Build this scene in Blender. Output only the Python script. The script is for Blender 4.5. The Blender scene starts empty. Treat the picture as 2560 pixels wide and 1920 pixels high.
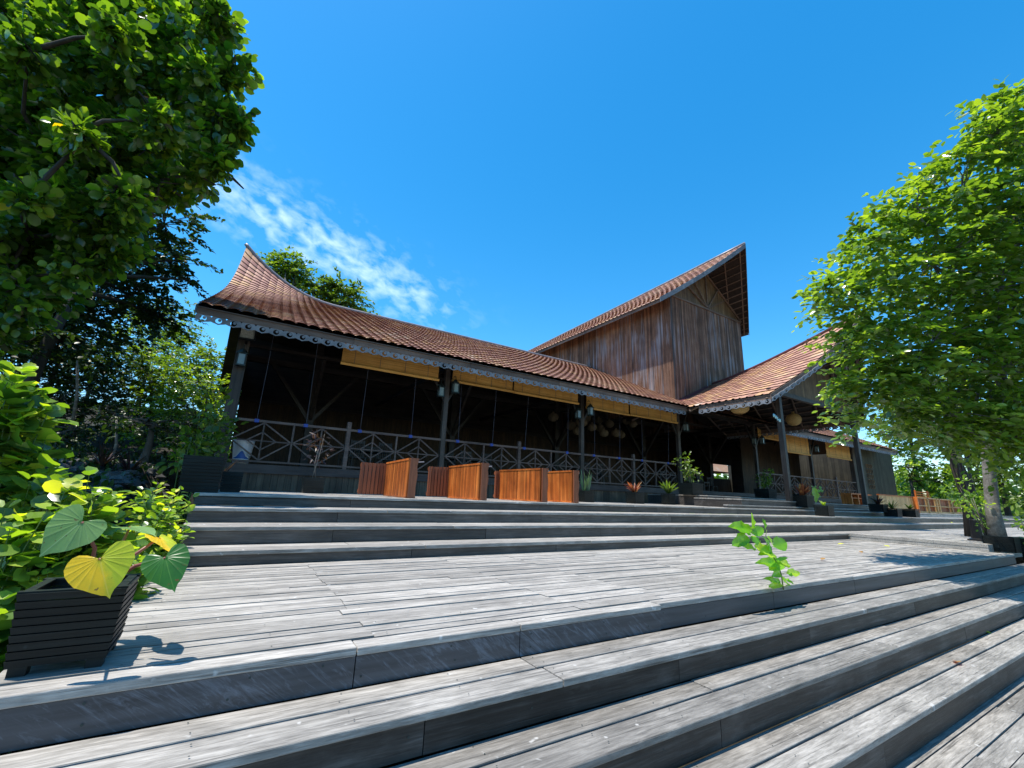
import bpy, math, random
import numpy as np
from mathutils import Vector, Matrix
rnd = random.Random(7)
RS = np.random.RandomState(11)
S = bpy.context.scene
COL = S.collection

# ------------------------------------------------------------------ camera
F = 1089.16; PITCH = .24782; ROLL = -.03882; YAW = math.radians(31.5)
EYE = .85
def cam_axes():
    cp, sp = math.cos(PITCH), math.sin(PITCH); cr, sr = math.cos(ROLL), math.sin(ROLL)
    r = np.array([cr, sr, 0.]); u0 = np.array([-sr, cr, 0.])
    u = u0*cp+np.array([0, 0, sp]); w = np.array([0, 0, cp])-u0*sp
    return np.array([math.cos(YAW)*r+math.sin(YAW)*w, -math.sin(YAW)*r+math.cos(YAW)*w, u])
CM = cam_axes()
CP = np.array([0, 0, EYE])
cd = bpy.data.cameras.new('camera'); cam = bpy.data.objects.new('camera', cd); COL.objects.link(cam)
cd.sensor_width = 36; cd.lens = F/2560*36; cd.clip_start = .05; cd.clip_end = 3000
cx, cy, cz = CM[:, 0], CM[:, 1], -CM[:, 2]
cam.matrix_world = Matrix(((cx[0], cy[0], cz[0], 0), (cx[1], cy[1], cz[1], 0), (cx[2], cy[2], cz[2], EYE), (0, 0, 0, 1)))
S.camera = cam
def ray(x, y): return CM@np.array([(x-1280)/F, -(y-960)/F, 1.0])
def hz(x, y, z): d = ray(x, y); return CP+d*(z-EYE)/d[2]
def vy(x, y, Y): d = ray(x, y); return CP+d*(Y/d[1])
def vx(x, y, X): d = ray(x, y); return CP+d*(X/d[0])
def dp(x, y, D): return CP+ray(x, y)*D

# ------------------------------------------------------------------ world, sun, exposure
SUNV = Vector((-.25, .075, 1)).normalized()
EL = math.asin(SUNV.z); AZ = math.atan2(SUNV.x, SUNV.y)
W = bpy.data.worlds.new('World'); S.world = W; W.use_nodes = True
nt = W.node_tree; N = nt.nodes; L = nt.links
bg = N['Background']; bg.inputs['Strength'].default_value = .15
sky = N.new('ShaderNodeTexSky'); sky.sky_type = 'NISHITA'; sky.sun_disc = False
sky.sun_elevation = EL; sky.sun_rotation = AZ; sky.air_density = 1.0; sky.dust_density = .25; sky.ozone_density = 3.0
hs = N.new('ShaderNodeHueSaturation'); hs.inputs['Saturation'].default_value = 1.39; hs.inputs['Value'].default_value = 1.12; hs.inputs['Hue'].default_value = .49
L.new(sky.outputs[0], hs.inputs['Color'])
# thin clouds: a wispy band in one part of the sky, from noise on the view direction of the dome
tc = N.new('ShaderNodeTexCoord')
def unit(v): v = np.array(v, float); return v/np.linalg.norm(v)
ca, cb = unit(ray(470, 420)), unit(ray(1080, 770))
axis_n = unit(np.cross(ca, cb)); mid = unit(ca+cb); along = unit(cb-ca)
def dot(vec, name='dot'):
    n = N.new('ShaderNodeVectorMath'); n.operation = 'DOT_PRODUCT'; L.new(tc.outputs['Generated'], n.inputs[0]); n.inputs[1].default_value = tuple(vec); return n.outputs['Value']
def math_(op, a, b=None, c=None, clamp=False, tree=None):
    n = (tree or nt).nodes.new('ShaderNodeMath'); n.operation = op; n.use_clamp = clamp
    for i, v in enumerate((a, b, c)):
        if v is None: continue
        if isinstance(v, (int, float)): n.inputs[i].default_value = v
        else: (tree or nt).links.new(v, n.inputs[i])
    return n.outputs[0]
dn = dot(axis_n); da = dot(along); dm = dot(mid)
e1 = math_('POWER', math_('DIVIDE', dn, .065), 2.0)
e2 = math_('POWER', math_('ABSOLUTE', math_('DIVIDE', da, .30)), 4.0)
mask = math_('POWER', 2.718, math_('MULTIPLY', math_('ADD', e1, e2), -1.0))
mask = math_('MULTIPLY', mask, math_('GREATER_THAN', dm, .3))
cmap = N.new('ShaderNodeCombineXYZ'); L.new(math_('MULTIPLY', da, 15.0), cmap.inputs[0]); L.new(math_('MULTIPLY', dn, 24.0), cmap.inputs[1]); L.new(math_('MULTIPLY', dm, 3.0), cmap.inputs[2])
cn = N.new('ShaderNodeTexNoise'); cn.inputs['Scale'].default_value = 1.7; cn.inputs['Detail'].default_value = 9; cn.inputs['Roughness'].default_value = .52; cn.inputs['Distortion'].default_value = .25
L.new(cmap.outputs[0], cn.inputs['Vector'])
cr = N.new('ShaderNodeMapRange'); cr.inputs['From Min'].default_value = .44; cr.inputs['From Max'].default_value = .92
L.new(math_('ADD', cn.outputs[0], math_('MULTIPLY', math_('SUBTRACT', mask, .55), .22)), cr.inputs['Value'])
cl = math_('MULTIPLY', math_('MULTIPLY', cr.outputs[0], mask), .68, clamp=True)
mx = N.new('ShaderNodeMix'); mx.data_type = 'RGBA'; L.new(cl, mx.inputs[0]); L.new(hs.outputs[0], mx.inputs[6]); mx.inputs[7].default_value = (6.2, 7.4, 8.2, 1)
L.new(mx.outputs[2], bg.inputs['Color'])
sd = bpy.data.lights.new('sun', 'SUN'); sd.energy = 4.9; sd.angle = math.radians(.53); sd.color = (1, .945, .85)
sun = bpy.data.objects.new('sun', sd); COL.objects.link(sun); sun.rotation_euler = (-SUNV).to_track_quat('-Z', 'Y').to_euler()
S.view_settings.view_transform = 'Standard'; S.view_settings.look = 'None'; S.view_settings.exposure = .62; S.view_settings.gamma = 1.0
S.render.engine = 'CYCLES'
try: S.cycles.max_bounces = 8; S.cycles.transparent_max_bounces = 8
except Exception: pass

# ------------------------------------------------------------------ materials
def newmat(name):
    m = bpy.data.materials.new(name); m.use_nodes = True
    return m, m.node_tree, m.node_tree.nodes['Principled BSDF']
def ramp(t, fac, stops):
    r = t.nodes.new('ShaderNodeValToRGB'); e = r.color_ramp.elements
    while len(e) < len(stops): e.new(.5)
    for i, (p, c) in enumerate(stops): e[i].position = p; e[i].color = (*c, 1)
    if fac is not None: t.links.new(fac, r.inputs[0])
    return r.outputs[0]
def noise(t, vec, scale, detail=4, rough=.55, dist=0):
    n = t.nodes.new('ShaderNodeTexNoise'); n.inputs['Scale'].default_value = scale; n.inputs['Detail'].default_value = detail
    n.inputs['Roughness'].default_value = rough; n.inputs['Distortion'].default_value = dist
    if vec is not None: t.links.new(vec, n.inputs['Vector'])
    return n.outputs[0]
def mapping(t, scale, coord='Object', loc=(0, 0, 0)):
    c = t.nodes.new('ShaderNodeTexCoord'); m = t.nodes.new('ShaderNodeMapping'); m.inputs['Scale'].default_value = scale; m.inputs['Location'].default_value = loc
    t.links.new(c.outputs[coord], m.inputs['Vector']); return m.outputs[0]
def mixc(t, fac, a, b, mode='MIX'):
    n = t.nodes.new('ShaderNodeMix'); n.data_type = 'RGBA'; n.blend_type = mode; n.clamp_factor = True
    for i, v in ((0, fac), (6, a), (7, b)):
        if isinstance(v, (int, float)): n.inputs[i].default_value = v
        elif isinstance(v, tuple): n.inputs[i].default_value = (*v, 1) if len(v) == 3 else v
        else: t.links.new(v, n.inputs[i])
    return n.outputs[2]
def attr(t, name='tint'):
    a = t.nodes.new('ShaderNodeAttribute'); a.attribute_name = name; return a.outputs['Fac']
def bump(t, bs, h, strength=.5, dist=.01):
    b = t.nodes.new('ShaderNodeBump'); b.inputs['Strength'].default_value = strength; b.inputs['Distance'].default_value = dist
    t.links.new(h, b.inputs['Height']); t.links.new(b.outputs[0], bs.inputs['Normal'])
def mr(t, v, a, b, c=0, d=1):
    n = t.nodes.new('ShaderNodeMapRange'); t.links.new(v, n.inputs[0]); n.inputs[1].default_value = a; n.inputs[2].default_value = b; n.inputs[3].default_value = c; n.inputs[4].default_value = d; return n.outputs[0]

def wood(name, cols, axis='x', rough=.6, grain=16, tint=.35, streak=None, spots=None, bstr=.5, blot=.5, spec=.4, lx=.5, crack=0):
    """weathered or painted planks: grain runs along axis, each plank varies by its 'tint'"""
    m, t, b = newmat(name)
    s = {'x': (lx, grain, grain), 'y': (grain, lx, grain), 'z': (grain, grain, lx)}[axis]
    off = t.nodes.new('ShaderNodeCombineXYZ'); a = attr(t)
    t.links.new(math_('MULTIPLY', a, 37., tree=t), off.inputs[0]); t.links.new(math_('MULTIPLY', a, 17., tree=t), off.inputs[2])
    add = t.nodes.new('ShaderNodeVectorMath'); add.operation = 'ADD'; t.links.new(mapping(t, s), add.inputs[0]); t.links.new(off.outputs[0], add.inputs[1])
    v = add.outputs[0]
    g = noise(t, v, 1.3, 6, .65, .35); g2 = noise(t, v, 5.0, 3, .6)
    big = noise(t, mapping(t, (1, 1, 1)), 1.6, 4, .6)
    f = math_('ADD', math_('MULTIPLY', g, .75, tree=t), math_('MULTIPLY', g2, .25, tree=t), tree=t)
    f = math_('ADD', f, math_('MULTIPLY', math_('SUBTRACT', big, .5, tree=t), blot, tree=t), tree=t)
    c = ramp(t, f, [(.30, cols[0]), (.5, cols[1]), (.70, cols[2])])
    val = t.nodes.new('ShaderNodeHueSaturation'); t.links.new(c, val.inputs['Color']); t.links.new(mr(t, a, 0, 1, 1-tint, 1+tint), val.inputs['Value'])
    c = val.outputs[0]
    if crack:
        s2 = {'x': (1.1, 55, 55), 'y': (55, 1.1, 55), 'z': (55, 55, 1.1)}[axis]
        ad2 = t.nodes.new('ShaderNodeVectorMath'); ad2.operation = 'ADD'; t.links.new(mapping(t, s2), ad2.inputs[0]); t.links.new(off.outputs[0], ad2.inputs[1])
        ck = noise(t, ad2.outputs[0], 1.0, 3, .6, .4); f = math_('SUBTRACT', f, math_('MULTIPLY', mr(t, ck, .60, .68, 0, 1), .25, tree=t), tree=t)
        c = mixc(t, mr(t, ck, .57, .68, 0, crack), c, (.03, .028, .026))
        wv = noise(t, mapping(t, (.9, 2.5, 2.5)), 2.2, 5, .65); c = mixc(t, mr(t, wv, .56, .74, 0, .45), c, tuple(min(1, x*1.25) for x in cols[2]))
        dk = noise(t, mapping(t, (.7, 1.6, 1.6), loc=(5, 3, 1)), 1.7, 4, .6); c = mixc(t, mr(t, dk, .55, .75, 0, .45), c, cols[0])
    if streak:
        col, lo, hi, sc = streak
        st = {'x': (.35, 5, 5), 'y': (5, .35, 5), 'z': (5, 5, .22)}[axis]
        sn = noise(t, mapping(t, st), sc, 5, .7, .3)
        sb = noise(t, mapping(t, (.6, .6, .6)), .9, 2)
        c = mixc(t, mr(t, math_('ADD', sn, math_('MULTIPLY', sb, .5, tree=t), tree=t), lo, hi, 0, .75), c, col)
    if spots:
        sp = noise(t, mapping(t, (3, 3, 3)), 4.0, 2, .5)
        c = mixc(t, mr(t, sp, .70, .76, 0, .8), c, spots)
    t.links.new(c, b.inputs['Base Color']); b.inputs['Roughness'].default_value = rough
    b.inputs['Specular IOR Level'].default_value = spec
    bump(t, b, f, bstr, .006)
    return m
def plain(name, col, rough=.6, metal=0, var=.2, scale=8, spec=.5):
    m, t, b = newmat(name)
    n = noise(t, mapping(t, (1, 1, 1)), scale, 4)
    c = ramp(t, n, [(.3, tuple(x*(1-var) for x in col)), (.7, tuple(min(1, x*(1+var)) for x in col))])
    t.links.new(c, b.inputs['Base Color']); b.inputs['Roughness'].default_value = rough; b.inputs['Metallic'].default_value = metal; b.inputs['Specular IOR Level'].default_value = spec
    return m
def leafmat(name, stops, rough=.38, trans=.4, spec=.5, tcol=(.46, .72, .06)):
    m, t, b = newmat(name)
    c = ramp(t, attr(t), stops)
    out = t.nodes['Material Output']
    t.links.new(c, b.inputs['Base Color']); b.inputs['Roughness'].default_value = rough; b.inputs['Specular IOR Level'].default_value = spec
    tr = t.nodes.new('ShaderNodeBsdfTranslucent')
    bright = t.nodes.new('ShaderNodeMix'); bright.data_type = 'RGBA'; bright.blend_type = 'MULTIPLY'; bright.inputs[0].default_value = 1
    t.links.new(c, bright.inputs[6]); bright.inputs[7].default_value = (tcol[0]*5.2, tcol[1]*3.35, tcol[2]*6, 1)
    t.links.new(bright.outputs[2], tr.inputs['Color'])
    ms = t.nodes.new('ShaderNodeMixShader'); ms.inputs[0].default_value = trans
    t.links.new(b.outputs[0], ms.inputs[1]); t.links.new(tr.outputs[0], ms.inputs[2]); t.links.new(ms.outputs[0], out.inputs['Surface'])
    return m

M = {}
M['deck'] = wood('weathered_deck', [(.14, .130, .118), (.295, .275, .25), (.48, .452, .415)], 'x', .56, 40, .24, blot=.25, bstr=.7, spots=(.56, .55, .53), lx=3.5, crack=.65)
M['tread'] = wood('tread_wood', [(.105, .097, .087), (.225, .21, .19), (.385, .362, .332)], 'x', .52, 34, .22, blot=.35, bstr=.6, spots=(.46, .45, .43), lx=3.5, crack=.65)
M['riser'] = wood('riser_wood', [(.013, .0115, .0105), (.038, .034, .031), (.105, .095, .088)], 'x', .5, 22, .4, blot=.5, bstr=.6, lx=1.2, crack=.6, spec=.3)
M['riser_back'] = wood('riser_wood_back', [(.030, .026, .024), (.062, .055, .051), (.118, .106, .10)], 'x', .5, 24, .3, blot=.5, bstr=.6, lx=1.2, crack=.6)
# front fascia with brushed pale blue streaks of worn paint
def fascia_mat():
    m, t, b = newmat('brushed_fascia')
    v = mapping(t, (1.2, 1, 5.5)); base = noise(t, mapping(t, (.6, 10, 12)), 1.6, 5, .6)
    c = ramp(t, base, [(.3, (.026, .027, .031)), (.7, (.075, .077, .086))])
    rot = t.nodes.new('ShaderNodeMapping'); tcn = t.nodes.new('ShaderNodeTexCoord'); t.links.new(tcn.outputs['Object'], rot.inputs['Vector'])
    rot.inputs['Rotation'].default_value = (0, math.radians(-38), 0)
    rot2 = t.nodes.new('ShaderNodeMapping'); t.links.new(rot.outputs[0], rot2.inputs['Vector']); rot2.inputs['Scale'].default_value = (1.3, 1, 9)
    s = noise(t, rot2.outputs[0], 3.0, 6, .72, 1.2)
    big = noise(t, mapping(t, (1, 1, 1)), 1.7, 2)
    sep = t.nodes.new('ShaderNodeSeparateXYZ'); t.links.new(tcn.outputs['Object'], sep.inputs[0])
    left = mr(t, sep.outputs[0], 2.9, 3.4, 1, .0)
    c = mixc(t, math_('MULTIPLY', mr(t, math_('ADD', s, math_('MULTIPLY', big, .35, tree=t), tree=t), 0.68, 1.02, 0, .5), left, tree=t), c, (.36, .40, .48))
    t.links.new(c, b.inputs['Base Color']); b.inputs['Roughness'].default_value = .5
    bump(t, b, s, .3, .004); return m
M['fascia'] = fascia_mat()
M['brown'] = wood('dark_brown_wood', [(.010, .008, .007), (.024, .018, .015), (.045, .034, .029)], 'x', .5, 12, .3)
M['post'] = wood('post_wood', [(.022, .017, .014), (.055, .042, .034), (.10, .08, .066)], 'z', .55, 12, .25)
M['beam'] = wood('floor_beam_wood', [(.03, .020, .018), (.07, .048, .042), (.11, .08, .07)], 'x', .55, 8, .2)
M['rail'] = wood('railing_wood', [(.05, .032, .026), (.115, .075, .062), (.18, .125, .10)], 'x', .55, 10, .2)
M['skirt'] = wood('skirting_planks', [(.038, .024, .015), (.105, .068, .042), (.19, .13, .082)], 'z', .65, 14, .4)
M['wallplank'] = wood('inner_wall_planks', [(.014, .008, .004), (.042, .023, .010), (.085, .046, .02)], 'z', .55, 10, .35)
M['rwall'] = wood('right_wall_planks', [(.02, .018, .012), (.045, .04, .026), (.075, .068, .045)], 'z', .65, 10, .3)
M['towerwall'] = wood('tower_planks', [(.048, .026, .017), (.135, .072, .045), (.26, .16, .105)], 'z', .7, 18, .42, streak=((.34, .37, .42), .76, 1.02, 1.3), blot=.3, bstr=.8, spec=.2)
M['gablewood'] = wood('gable_panel_planks', [(.06, .035, .018), (.16, .095, .045), (.26, .17, .09)], 'z', .65, 16, .3)
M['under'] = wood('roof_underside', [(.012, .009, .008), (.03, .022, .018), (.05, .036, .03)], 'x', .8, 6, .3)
M['batten'] = wood('roof_battens', [(.06, .04, .03), (.14, .095, .07), (.21, .15, .11)], 'x', .7, 10, .3)
M['fasciaboard'] = wood('eave_board', [(.07, .043, .030), (.145, .092, .066), (.22, .15, .11)], 'x', .6, 8, .2)
M['verge'] = wood('verge_board', [(.05, .06, .07), (.10, .12, .14), (.16, .19, .22)], 'x', .6, 8, .2)
M['lace'] = plain('fretwork_paint', (.21, .215, .23), .6, var=.35, scale=3)
M['ridgecap'] = plain('ridge_metal', (.22, .20, .21), .45, .2, var=.25, scale=3)
M['flash'] = plain('maroon_flashing', (.10, .022, .022), .45, var=.2)
M['bench'] = wood('bench_slats', [(.22, .050, .010), (.50, .125, .020), (.72, .23, .048)], 'z', .5, 14, .38, blot=.6)
M['benchdark'] = wood('bench_dark_slats', [(.12, .035, .016), (.25, .075, .032), (.38, .12, .05)], 'z', .5, 14, .25, blot=.25)
M['yellowwood'] = wood('pale_bench_slats', [(.30, .16, .05), (.52, .31, .12), (.66, .43, .2)], 'z', .5, 12, .2)
M['pot'] = wood('planter_paint', [(.004, .007, .007), (.009, .014, .014), (.018, .026, .027)], 'x', .5, 30, .15, bstr=.5, spots=(.05, .07, .075), spec=.25)
M['soil'] = plain('soil', (.05, .032, .02), .95, var=.5, scale=40)
M['bamboo'] = wood('bamboo_blind', [(.40, .19, .04), (.62, .33, .08), (.76, .47, .15)], 'x', .6, 40, .15, blot=.4)
M['black'] = plain('black_metal', (.012, .012, .014), .4, .3)
M['iron'] = plain('lantern_metal', (.03, .045, .045), .5, .4)
M['glass'] = plain('lantern_glass', (.20, .25, .25), .15, var=.1)
M['lampglass'] = plain('flood_glass', (.5, .52, .46), .12, var=.25, scale=30)
M['white'] = plain('white_plastic', (.75, .76, .78), .5, var=.05)
M['blue'] = plain('blue_cord', (.03, .07, .34), .6)
M['cord'] = plain('cord', (.09, .09, .12), .7)
M['wicker'] = plain('woven_rattan', (.42, .27, .10), .75, var=.45, scale=60)
M['wicker_dim'] = plain('shaded_woven_rattan', (.17, .13, .08), .8, var=.4, scale=60)  # same rattan, darkened in colour for the shade inside the hall
M['cyan'] = plain('pale_cyan_paint', (.45, .75, .78), .5, var=.05)
M['bark'] = wood('bark', [(.05, .042, .035), (.12, .105, .09), (.22, .20, .175)], 'z', .85, 8, .2, bstr=1)
M['barkdark'] = wood('dark_bark', [(.02, .017, .014), (.05, .042, .034), (.09, .08, .065)], 'z', .9, 8, .2, bstr=1)
M['ringbark'] = wood('ringed_bark', [(.075, .065, .055), (.17, .155, .135), (.30, .28, .25)], 'x', .85, 9, .2, bstr=1)
M['stem'] = plain('green_stem', (.10, .16, .03), .5)
M['redstem'] = plain('red_stem', (.22, .07, .05), .45)
M['rock'] = plain('rock', (.06, .06, .06), .9, var=.55, scale=5)
def ground_mat():
    m, t, b = newmat('garden_ground'); n = noise(t, mapping(t, (1, 1, 1)), 1.4, 8, .65); n2 = noise(t, mapping(t, (1, 1, 1)), 14, 5, .7)
    c = ramp(t, n, [(.3, (.008, .007, .006)), (.5, (.018, .015, .010)), (.62, (.016, .022, .009)), (.75, (.014, .028, .008))])
    c = mixc(t, mr(t, n2, .5, .7, 0, .6), c, (.045, .036, .026)); t.links.new(c, b.inputs['Base Color']); b.inputs['Roughness'].default_value = .95
    bump(t, b, n2, 1., .04); return m
M['ground'] = ground_mat()
def tile_mat():
    m, t, b = newmat('roof_tiles')
    uv = t.nodes.new('ShaderNodeUVMap'); fl = t.nodes.new('ShaderNodeVectorMath'); fl.operation = 'FLOOR'; t.links.new(uv.outputs[0], fl.inputs[0])
    wn = t.nodes.new('ShaderNodeTexWhiteNoise'); wn.noise_dimensions = '2D'; t.links.new(fl.outputs[0], wn.inputs['Vector'])
    big = noise(t, mapping(t, (1, 1, 1)), .55, 5, .7, .5); fine = noise(t, mapping(t, (1, 1, 1)), 9, 5, .7)
    f = math_('ADD', math_('MULTIPLY', wn.outputs['Value'], .42, tree=t), math_('ADD', math_('MULTIPLY', big, .62, tree=t), math_('MULTIPLY', fine, .28, tree=t), tree=t), tree=t)
    c = ramp(t, f, [(.30, (.19, .085, .064)), (.50, (.34, .165, .118)), (.70, (.45, .245, .175)), (.84, (.50, .29, .14)), (1.0, (.62, .48, .40))])
    wear = noise(t, mapping(t, (1, 1, 1)), .35, 3)
    c = mixc(t, math_('MULTIPLY', mr(t, wear, .55, .72, 0, 1), mr(t, wn.outputs['Value'], .62, 1, 0, .75), tree=t), c, (.52, .44, .40))
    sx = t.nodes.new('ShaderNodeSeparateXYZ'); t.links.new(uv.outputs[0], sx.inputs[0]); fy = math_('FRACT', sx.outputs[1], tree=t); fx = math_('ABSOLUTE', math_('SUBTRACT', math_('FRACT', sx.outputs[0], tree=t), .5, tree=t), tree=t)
    edge_shade = math_('MAXIMUM', mr(t, fy, .03, .16, 1, 0), mr(t, fx, .44, .5, 0, .8), tree=t)  # painted shadow lines under tile row edges and in the column valleys
    c = mixc(t, math_('MULTIPLY', edge_shade, .45, tree=t), c, (.075, .035, .028))
    t.links.new(c, b.inputs['Base Color']); b.inputs['Roughness'].default_value = .55; b.inputs['Specular IOR Level'].default_value = .35
    bump(t, b, fine, .35, .01); return m
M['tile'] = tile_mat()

G1, G2, G3, YL = (.018, .055, .008), (.045, .115, .012), (.11, .22, .02), (.42, .30, .02)
M['leaf_big'] = leafmat('round_leaves', [(0, (.024, .060, .018)), (.45, (.065, .135, .025)), (.85, (.19, .30, .035)), (.97, (.30, .40, .04)), (.985, YL), (1, YL)], .24, .44, .7)
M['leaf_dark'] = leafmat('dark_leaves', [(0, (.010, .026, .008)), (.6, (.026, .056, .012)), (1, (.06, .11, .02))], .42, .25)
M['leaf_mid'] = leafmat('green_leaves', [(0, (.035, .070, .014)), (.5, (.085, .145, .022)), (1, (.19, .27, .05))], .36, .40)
M['leaf_lime'] = leafmat('lime_leaves', [(0, (.035, .085, .020)), (.3, (.085, .17, .03)), (.65, (.20, .31, .05)), (.9, (.40, .49, .07)), (1, (.56, .54, .08))], .30, .42, .6)
M['leaf_right'] = leafmat('glossy_leaves', [(0, (.045, .095, .022)), (.5, (.13, .215, .038)), (.92, (.28, .37, .07)), (.97, (.32, .38, .04)), (.985, (.55, .30, .03)), (1, (.55, .3, .03))], .22, .40, .9)
M['leaf_red'] = leafmat('croton_leaves', [(0, (.12, .04, .03)), (.5, (.26, .11, .055)), (1, (.38, .24, .08))], .4, .3, tcol=(.5, .3, .1))
M['leaf_purple'] = leafmat('purple_leaves', [(0, (.03, .012, .02)), (1, (.09, .05, .04))], .4, .2)
M['leaf_blue'] = leafmat('grey_green_leaves', [(0, (.05, .10, .06)), (1, (.14, .24, .13))], .45, .25)

# ------------------------------------------------------------------ mesh builder
class MB:
    def __init__(s): s.v = []; s.f = []; s.t = []; s.g = []
    def _add(s, vs, fs, tint=None):
        o = len(s.v); s.g.append((o, len(vs), len(s.f), len(fs))); s.v.extend([tuple(map(float, p)) for p in vs]); s.f.extend([tuple(i+o for i in f) for f in fs])
        tt = rnd.random() if tint is None else tint
        s.t.extend([tt]*len(fs)); return s
    def box(s, x0, x1, y0, y1, z0, z1, tint=None):
        vs = [(x0, y0, z0), (x1, y0, z0), (x1, y1, z0), (x0, y1, z0), (x0, y0, z1), (x1, y0, z1), (x1, y1, z1), (x0, y1, z1)]
        return s._add(vs, [(3, 2, 1, 0), (4, 5, 6, 7), (0, 1, 5, 4), (1, 2, 6, 5), (2, 3, 7, 6), (3, 0, 4, 7)], tint)
    def hexa(s, vs, tint=None):
        return s._add(vs, [(3, 2, 1, 0), (4, 5, 6, 7), (0, 1, 5, 4), (1, 2, 6, 5), (2, 3, 7, 6), (3, 0, 4, 7)], tint)
    def bar(s, a, b, w, h, up=(0, 0, 1), tint=None):
        a, b = Vector(a), Vector(b); d = (b-a).normalized(); u = Vector(up)
        sd_ = d.cross(u)
        if sd_.length < 1e-4: sd_ = d.cross(Vector((0, 1, 0)))
        sd_.normalize(); u = sd_.cross(d)
        vs = [p+sd_*(i*w/2)+u*(j*h/2) for p in (a, b) for i, j in ((-1, -1), (1, -1), (1, 1), (-1, 1))]
        return s._add(vs, [(0, 1, 2, 3), (7, 6, 5, 4), (0, 4, 5, 1), (1, 5, 6, 2), (2, 6, 7, 3), (3, 7, 4, 0)], tint)
    def tube(s, pts, rs, n=8, cap=True, tint=None):
        pts = [Vector(p) for p in pts]
        if isinstance(rs, (int, float)): rs = [rs]*len(pts)
        vs = []; ref = Vector((.13, .27, .95))
        for i, p in enumerate(pts):
            d = (pts[min(i+1, len(pts)-1)]-pts[max(i-1, 0)])
            d = d.normalized() if d.length > 1e-9 else Vector((0, 0, 1))
            a = d.cross(ref)
            if a.length < .05: a = d.cross(Vector((1, 0, 0)))
            a.normalize(); b = d.cross(a)
            vs += [p+(a*math.cos(k*2*math.pi/n)+b*math.sin(k*2*math.pi/n))*rs[i] for k in range(n)]
        fs = [(i*n+k, i*n+(k+1) % n, (i+1)*n+(k+1) % n, (i+1)*n+k) for i in range(len(pts)-1) for k in range(n)]
        if cap: fs += [tuple(range(n-1, -1, -1)), tuple((len(pts)-1)*n+k for k in range(n))]
        return s._add(vs, fs, tint)
    def lathe(s, prof, c=(0, 0, 0), n=16, tint=None):
        vs = [(c[0]+r*math.cos(k*2*math.pi/n), c[1]+r*math.sin(k*2*math.pi/n), c[2]+z) for r, z in prof for k in range(n)]
        fs = [(i*n+k, i*n+(k+1) % n, (i+1)*n+(k+1) % n, (i+1)*n+k) for i in range(len(prof)-1) for k in range(n)]
        return s._add(vs, fs, tint)
    def prism(s, poly, fn, th, tint=None):
        """poly: 2D points; fn(u,v,w) -> 3D"""
        n = len(poly); vs = [fn(u, v, 0) for u, v in poly]+[fn(u, v, th) for u, v in poly]
        fs = [tuple(range(n)), tuple(range(2*n-1, n-1, -1))]+[(i, (i+1) % n, n+(i+1) % n, n+i) for i in range(n)]
        return s._add(vs, fs, tint)
    def split(s, name, mat, parent=None, smooth=False, bevel=0):
        """every primitive added becomes a part of its own"""
        for vo, nv, fo, nf in s.g:
            q = MB(); q.v = s.v[vo:vo+nv]; q.f = [tuple(i-vo for i in f) for f in s.f[fo:fo+nf]]; q.t = s.t[fo:fo+nf]; q.build(name, mat, parent, smooth, bevel)
    def build(s, name, mat, parent=None, smooth=False, bevel=0):
        me = bpy.data.meshes.new(name); me.from_pydata(s.v, [], s.f); me.update()
        a = me.attributes.new('tint', 'FLOAT', 'FACE'); a.data.foreach_set('value', s.t)
        me.materials.append(mat)
        if smooth: me.polygons.foreach_set('use_smooth', [True]*len(me.polygons))
        o = bpy.data.objects.new(name, me); COL.objects.link(o)
        if parent: o.parent = parent; o.matrix_parent_inverse = Matrix.Identity(4); shift(o, parent)
        if bevel:
            md = o.modifiers.new('bevel', 'BEVEL'); md.width = bevel; md.segments = 2; md.limit_method = 'ANGLE'
        return o
def wloc(o):
    l = Vector(o.location)
    while o.parent: o = o.parent; l = l+Vector(o.location)
    return l
def shift(o, parent):          # meshes are written in world coordinates: keep them there under a parent Empty
    o.location = -wloc(parent)
def npmesh(name, v, f4, tint, mat, parent=None, smooth=False, uv=None):
    me = bpy.data.meshes.new(name); nv, nf, k = len(v), len(f4), f4.shape[1]
    me.vertices.add(nv); me.vertices.foreach_set('co', v.astype(np.float32).ravel())
    me.loops.add(nf*k); me.loops.foreach_set('vertex_index', f4.astype(np.int32).ravel())
    me.polygons.add(nf); me.polygons.foreach_set('loop_start', np.arange(nf, dtype=np.int32)*k)
    try: me.polygons.foreach_set('loop_total', np.full(nf, k, dtype=np.int32))
    except Exception: pass
    me.update(calc_edges=True)
    a = me.attributes.new('tint', 'FLOAT', 'FACE'); a.data.foreach_set('value', tint.astype(np.float32))
    if uv is not None:
        u = me.uv_layers.new(name='UVMap'); u.data.foreach_set('uv', uv.astype(np.float32).ravel())
    me.polygons.foreach_set('use_smooth', np.full(nf, smooth, dtype=bool))
    me.materials.append(mat); me.validate()
    o = bpy.data.objects.new(name, me); COL.objects.link(o)
    if parent: o.parent = parent; shift(o, parent)
    return o
def tag(o, label=None, cat=None, group=None, kind=None):
    if label: o['label'] = label
    if cat: o['category'] = cat
    if group: o['group'] = group
    if kind: o['kind'] = kind
    return o
def thing(name, label, cat, loc=(0, 0, 0), group=None):
    o = bpy.data.objects.new(name, None); o.empty_display_size = .2; COL.objects.link(o); o.location = tuple(map(float, loc)); return tag(o, label, cat, group)
def struct(o): o['kind'] = 'structure'; return o
def kids(o): return [c for c in bpy.data.objects if c.parent == o]
def copy_tree(o, loc=None, label=None, parent=None, rz=None, scale=None):
    ch = kids(o); c = o.copy(); COL.objects.link(c); c.parent = parent
    if loc is not None: c.location = tuple(map(float, loc))
    if rz is not None: c.rotation_euler = (0, 0, rz)
    if scale is not None: c.scale = (scale,)*3
    if label: c['label'] = label
    for k in ch: copy_tree(k, parent=c)
    return c

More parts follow.
